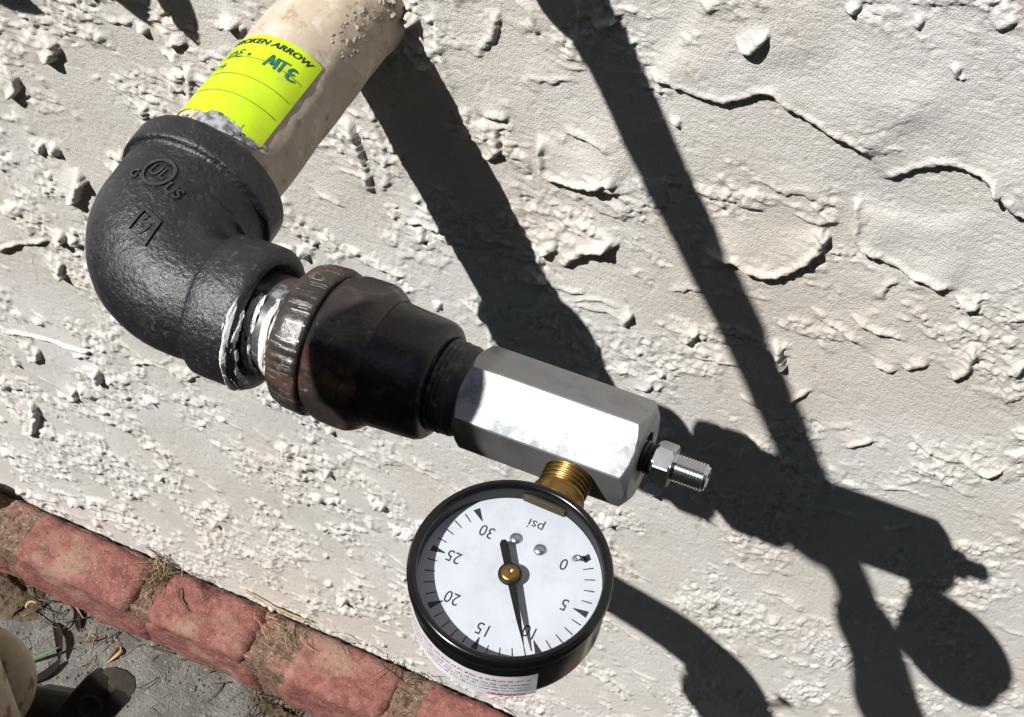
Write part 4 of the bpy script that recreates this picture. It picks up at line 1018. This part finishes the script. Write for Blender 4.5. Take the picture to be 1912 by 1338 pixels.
mesh('valve_cap', V, F, M['valve_paint'], val)
ca = npa(.913, .408, .017); cb = npa(.34, -.735, -.587); cc = np.cross(ca, cb)
bx = unit(ca * .74 + cb * .67); by = unit(ca * .67 - cb * .74); bz = np.cross(bx, by)
V, F = box(npa(34.4, -245, -76), bx, by, bz, 7.2, 7.4, 6, 1.3)
mesh('bracket', V, F, M['dark_metal'], val)
V, F = revolve(npa(34.4, -245, -76) - bz * -6.2 * np.sign(bz @ npa(0, -.5, 1)), bz * np.sign(bz @ npa(0, -.5, 1)), [(-1, 4.2), (.4, 4.0), (.4, 2.6), (-1, 2.4)], 24)
mesh('bolt', V, F, M['dark_metal'], val)
V, F = box(npa(17, -247, -99), unit(ca + cb * .16), unit(cb - ca * .16), cc, 9.5, 7.5, 6, 2.2)
mesh('bracket', V, F, M['dark_metal'], val)
V, F = sweep([(-4, -262, -50), (8, -252, -86), (22, -246, -92)], [6, 5.5, 5], 14)
mesh('valve_neck', V, F, M['dark_metal'], val)
def wing():
    pts = [(-3.4, 3.9), (-.6, 4.3), (2.2, 3.4), (4.2, 1.6), (4.6, -.6), (4.0, -2.6), (3.0, -3.6), (2.0, -2.2), (.6, -1.7), (-.8, -.9), (-2.2, -.4), (-2.6, .6), (-2.0, 1.4), (-2.8, 2.2), (-4.0, 2.9)]
    n = len(pts); V = []
    for dz in (-.7, .7):
        for a, b in pts: V.append(npa(51, -245, -44) + ca * a * 1.08 - cb * b * 1.08 - cc * (dz - .10 * abs(a)))
    return np.array(V), [tuple(range(n))[::-1], tuple(range(n, 2 * n))] + [(i, (i + 1) % n, (i + 1) % n + n, i + n) for i in range(n)]
V, F = wing()
mesh('wing_handle', V, F, M['dark_metal'], val, smooth=False)
V, F = sweep([npa(34.4, -245, -76) + by * 4, npa(51, -245, -44) + cb * .5], [1.6, 1.4], 10)
mesh('wing_stem', V, F, M['dark_metal'], val)

# ------------------------------------------------------------------ climbing plant on the wall, above the upper left corner (only its leaf shadows fall into view)
plant = thing('climbing_plant', 'leafy climber on the stucco wall above the upper left corner', 'plant', (-190, -10, 90))
V, F = sweep(spline([(-150, -4, 620), (-170, -20, 420), (-200, -30, 250), (-190, -40, 150), (-165, -55, 92)], 40), np.linspace(6, 2, 40), 10)
mesh('stem', V, F, M['bark'], plant)
def leafshape(base, tip, w, nrm):
    base = npa(*base); tip = npa(*tip); d = tip - base; s = unit(np.cross(d, npa(*nrm)))
    V = []; n = 14
    for i in range(n):
        t = i / (n - 1); ww = w * (math.sin(math.pi * t ** .8) ** .8) + .2
        c = base + d * t + npa(*nrm) * 3 * math.sin(math.pi * t)
        V += [c - s * ww, c - s * ww * .5 - npa(*nrm) * .8, c, c + s * ww * .5 - npa(*nrm) * .8, c + s * ww]
    return np.array(V), grid_faces(n, 5, wrap=False)
nl = unit(-LIGHT)
for b_, t_, w_ in [((-163, -60, 84), (-145, -60, 46), 13), ((-140, -60, 88), (-122.5, -60, 43.5), 8.5), ((-250, -60, 52), (-204, -60, 33), 8), ((-262, -60, 30), (-238, -60, -1), 7),
                   ((-180, -35, 170), (-140, -50, 150), 14), ((-195, -35, 230), (-240, -50, 215), 15), ((-190, -30, 290), (-150, -40, 280), 14),
                   ((-180, -25, 350), (-225, -45, 345), 15), ((-165, -25, 430), (-120, -40, 420), 14), ((-165, -12, 500), (-205, -40, 490), 15)]:
    V, F = leafshape(b_, t_, w_, nl)
    mesh('leaf', V, F, M['leaf_green'], plant)
V, F = sweep(spline([(-165, -55, 92), (-200, -58, 70), (-250, -60, 52), (-262, -60, 30)], 24), 1.2, 8)
mesh('twig', V, F, M['bark'], plant)

# ------------------------------------------------------------------ unseen additions that cut sky and bounce light: overhang above, grass and foliage behind
xs = axis_nodes([(-60000, -3000, 9000, 400), (-3000, 3000, 150, 150), (3000, 60000, 400, 9000)])
ys = axis_nodes([(-60000, -3000, 9000, 300), (-3000, -620, 60, 60)])
X, Y = np.meshgrid(xs, ys); h = 8 + 6 * fbm(X, Y, 400, 2, 901)
V = np.stack([X.ravel(), Y.ravel(), GZ0 + h.ravel()], 1); n = len(xs)
ii = (np.arange(len(ys) - 1)[:, None] * n + np.arange(n - 1)[None, :]).ravel()
lw = mesh('low_bounce_lawn', V, np.stack([ii, ii + 1, ii + n + 1, ii + n], 1), M['low_bounce_lawn'], base=(0, -620, GZ0)); tag(lw, kind='structure')  # unseen dark grass added to cut light bounced onto the wall
sky_block_hedge = thing('sky_block_hedge', 'tall dark green foliage out of view, added to block sky light from the wall', 'sky_block_hedge', (0, -2600, GZ0))  # unseen, added to block sky fill and deepen the shadows
r9 = np.random.default_rng(4); V = []; F = []
for i in range(11500):
    c = npa(r9.uniform(-6500, 6500), -2250 - abs(r9.normal(0, 120)), GZ0 + r9.uniform(0, 3450))
    c[1] -= 90 * math.sin(c[0] / 410) + 70 * math.sin(c[2] / 300 + c[0] / 700)
    a = unit(r9.normal(0, 1, 3)); b = unit(np.cross(a, r9.normal(0, 1, 3))); L = r9.uniform(70, 140)
    k = len(V); V += [c - a * L, c + b * L * .45, c + a * L, c - b * L * .45]; F.append((k, k + 1, k + 2, k + 3))
mesh('foliage', V, F, M['leaf_green'], sky_block_hedge, smooth=False)
xs = np.linspace(-6600, 6600, 80); zs = np.linspace(0, 3300, 24)
X, Z = np.meshgrid(xs, zs); Yh = -2430 - 110 * fbm(X, Z, 500, 3, 911) + 500 * (Z / 3300 - .1) ** 6 * -1
mesh('inner_branches', np.stack([X.ravel(), Yh.ravel(), (GZ0 + Z).ravel()], 1), grid_faces(24, 80, wrap=False), M['leaf_green'], sky_block_hedge)
sky_block_eave = thing('sky_block_roof', 'unseen painted roof overhang with gutter, added to block sky light from above', 'sky_block_eave', (0, 0, 1800))  # unseen overhang added to keep the high sky off the wall
V, F = box(npa(0, -260, 1810), RT, npa(0, 1, 0), UP, 6000, 258, 9, 2); mesh('soffit', V, F, M['trim'], sky_block_eave, smooth=False)
V, F = box(npa(0, -530, 1880), RT, npa(0, 1, 0), UP, 6000, 11, 82, 2); mesh('fascia', V, F, M['trim'], sky_block_eave, smooth=False)
V, F = sweep([(-6000, -598, 1915), (0, -598, 1912), (6000, -598, 1909)], 52, 20); mesh('gutter', V, F, M['trim'], sky_block_eave)
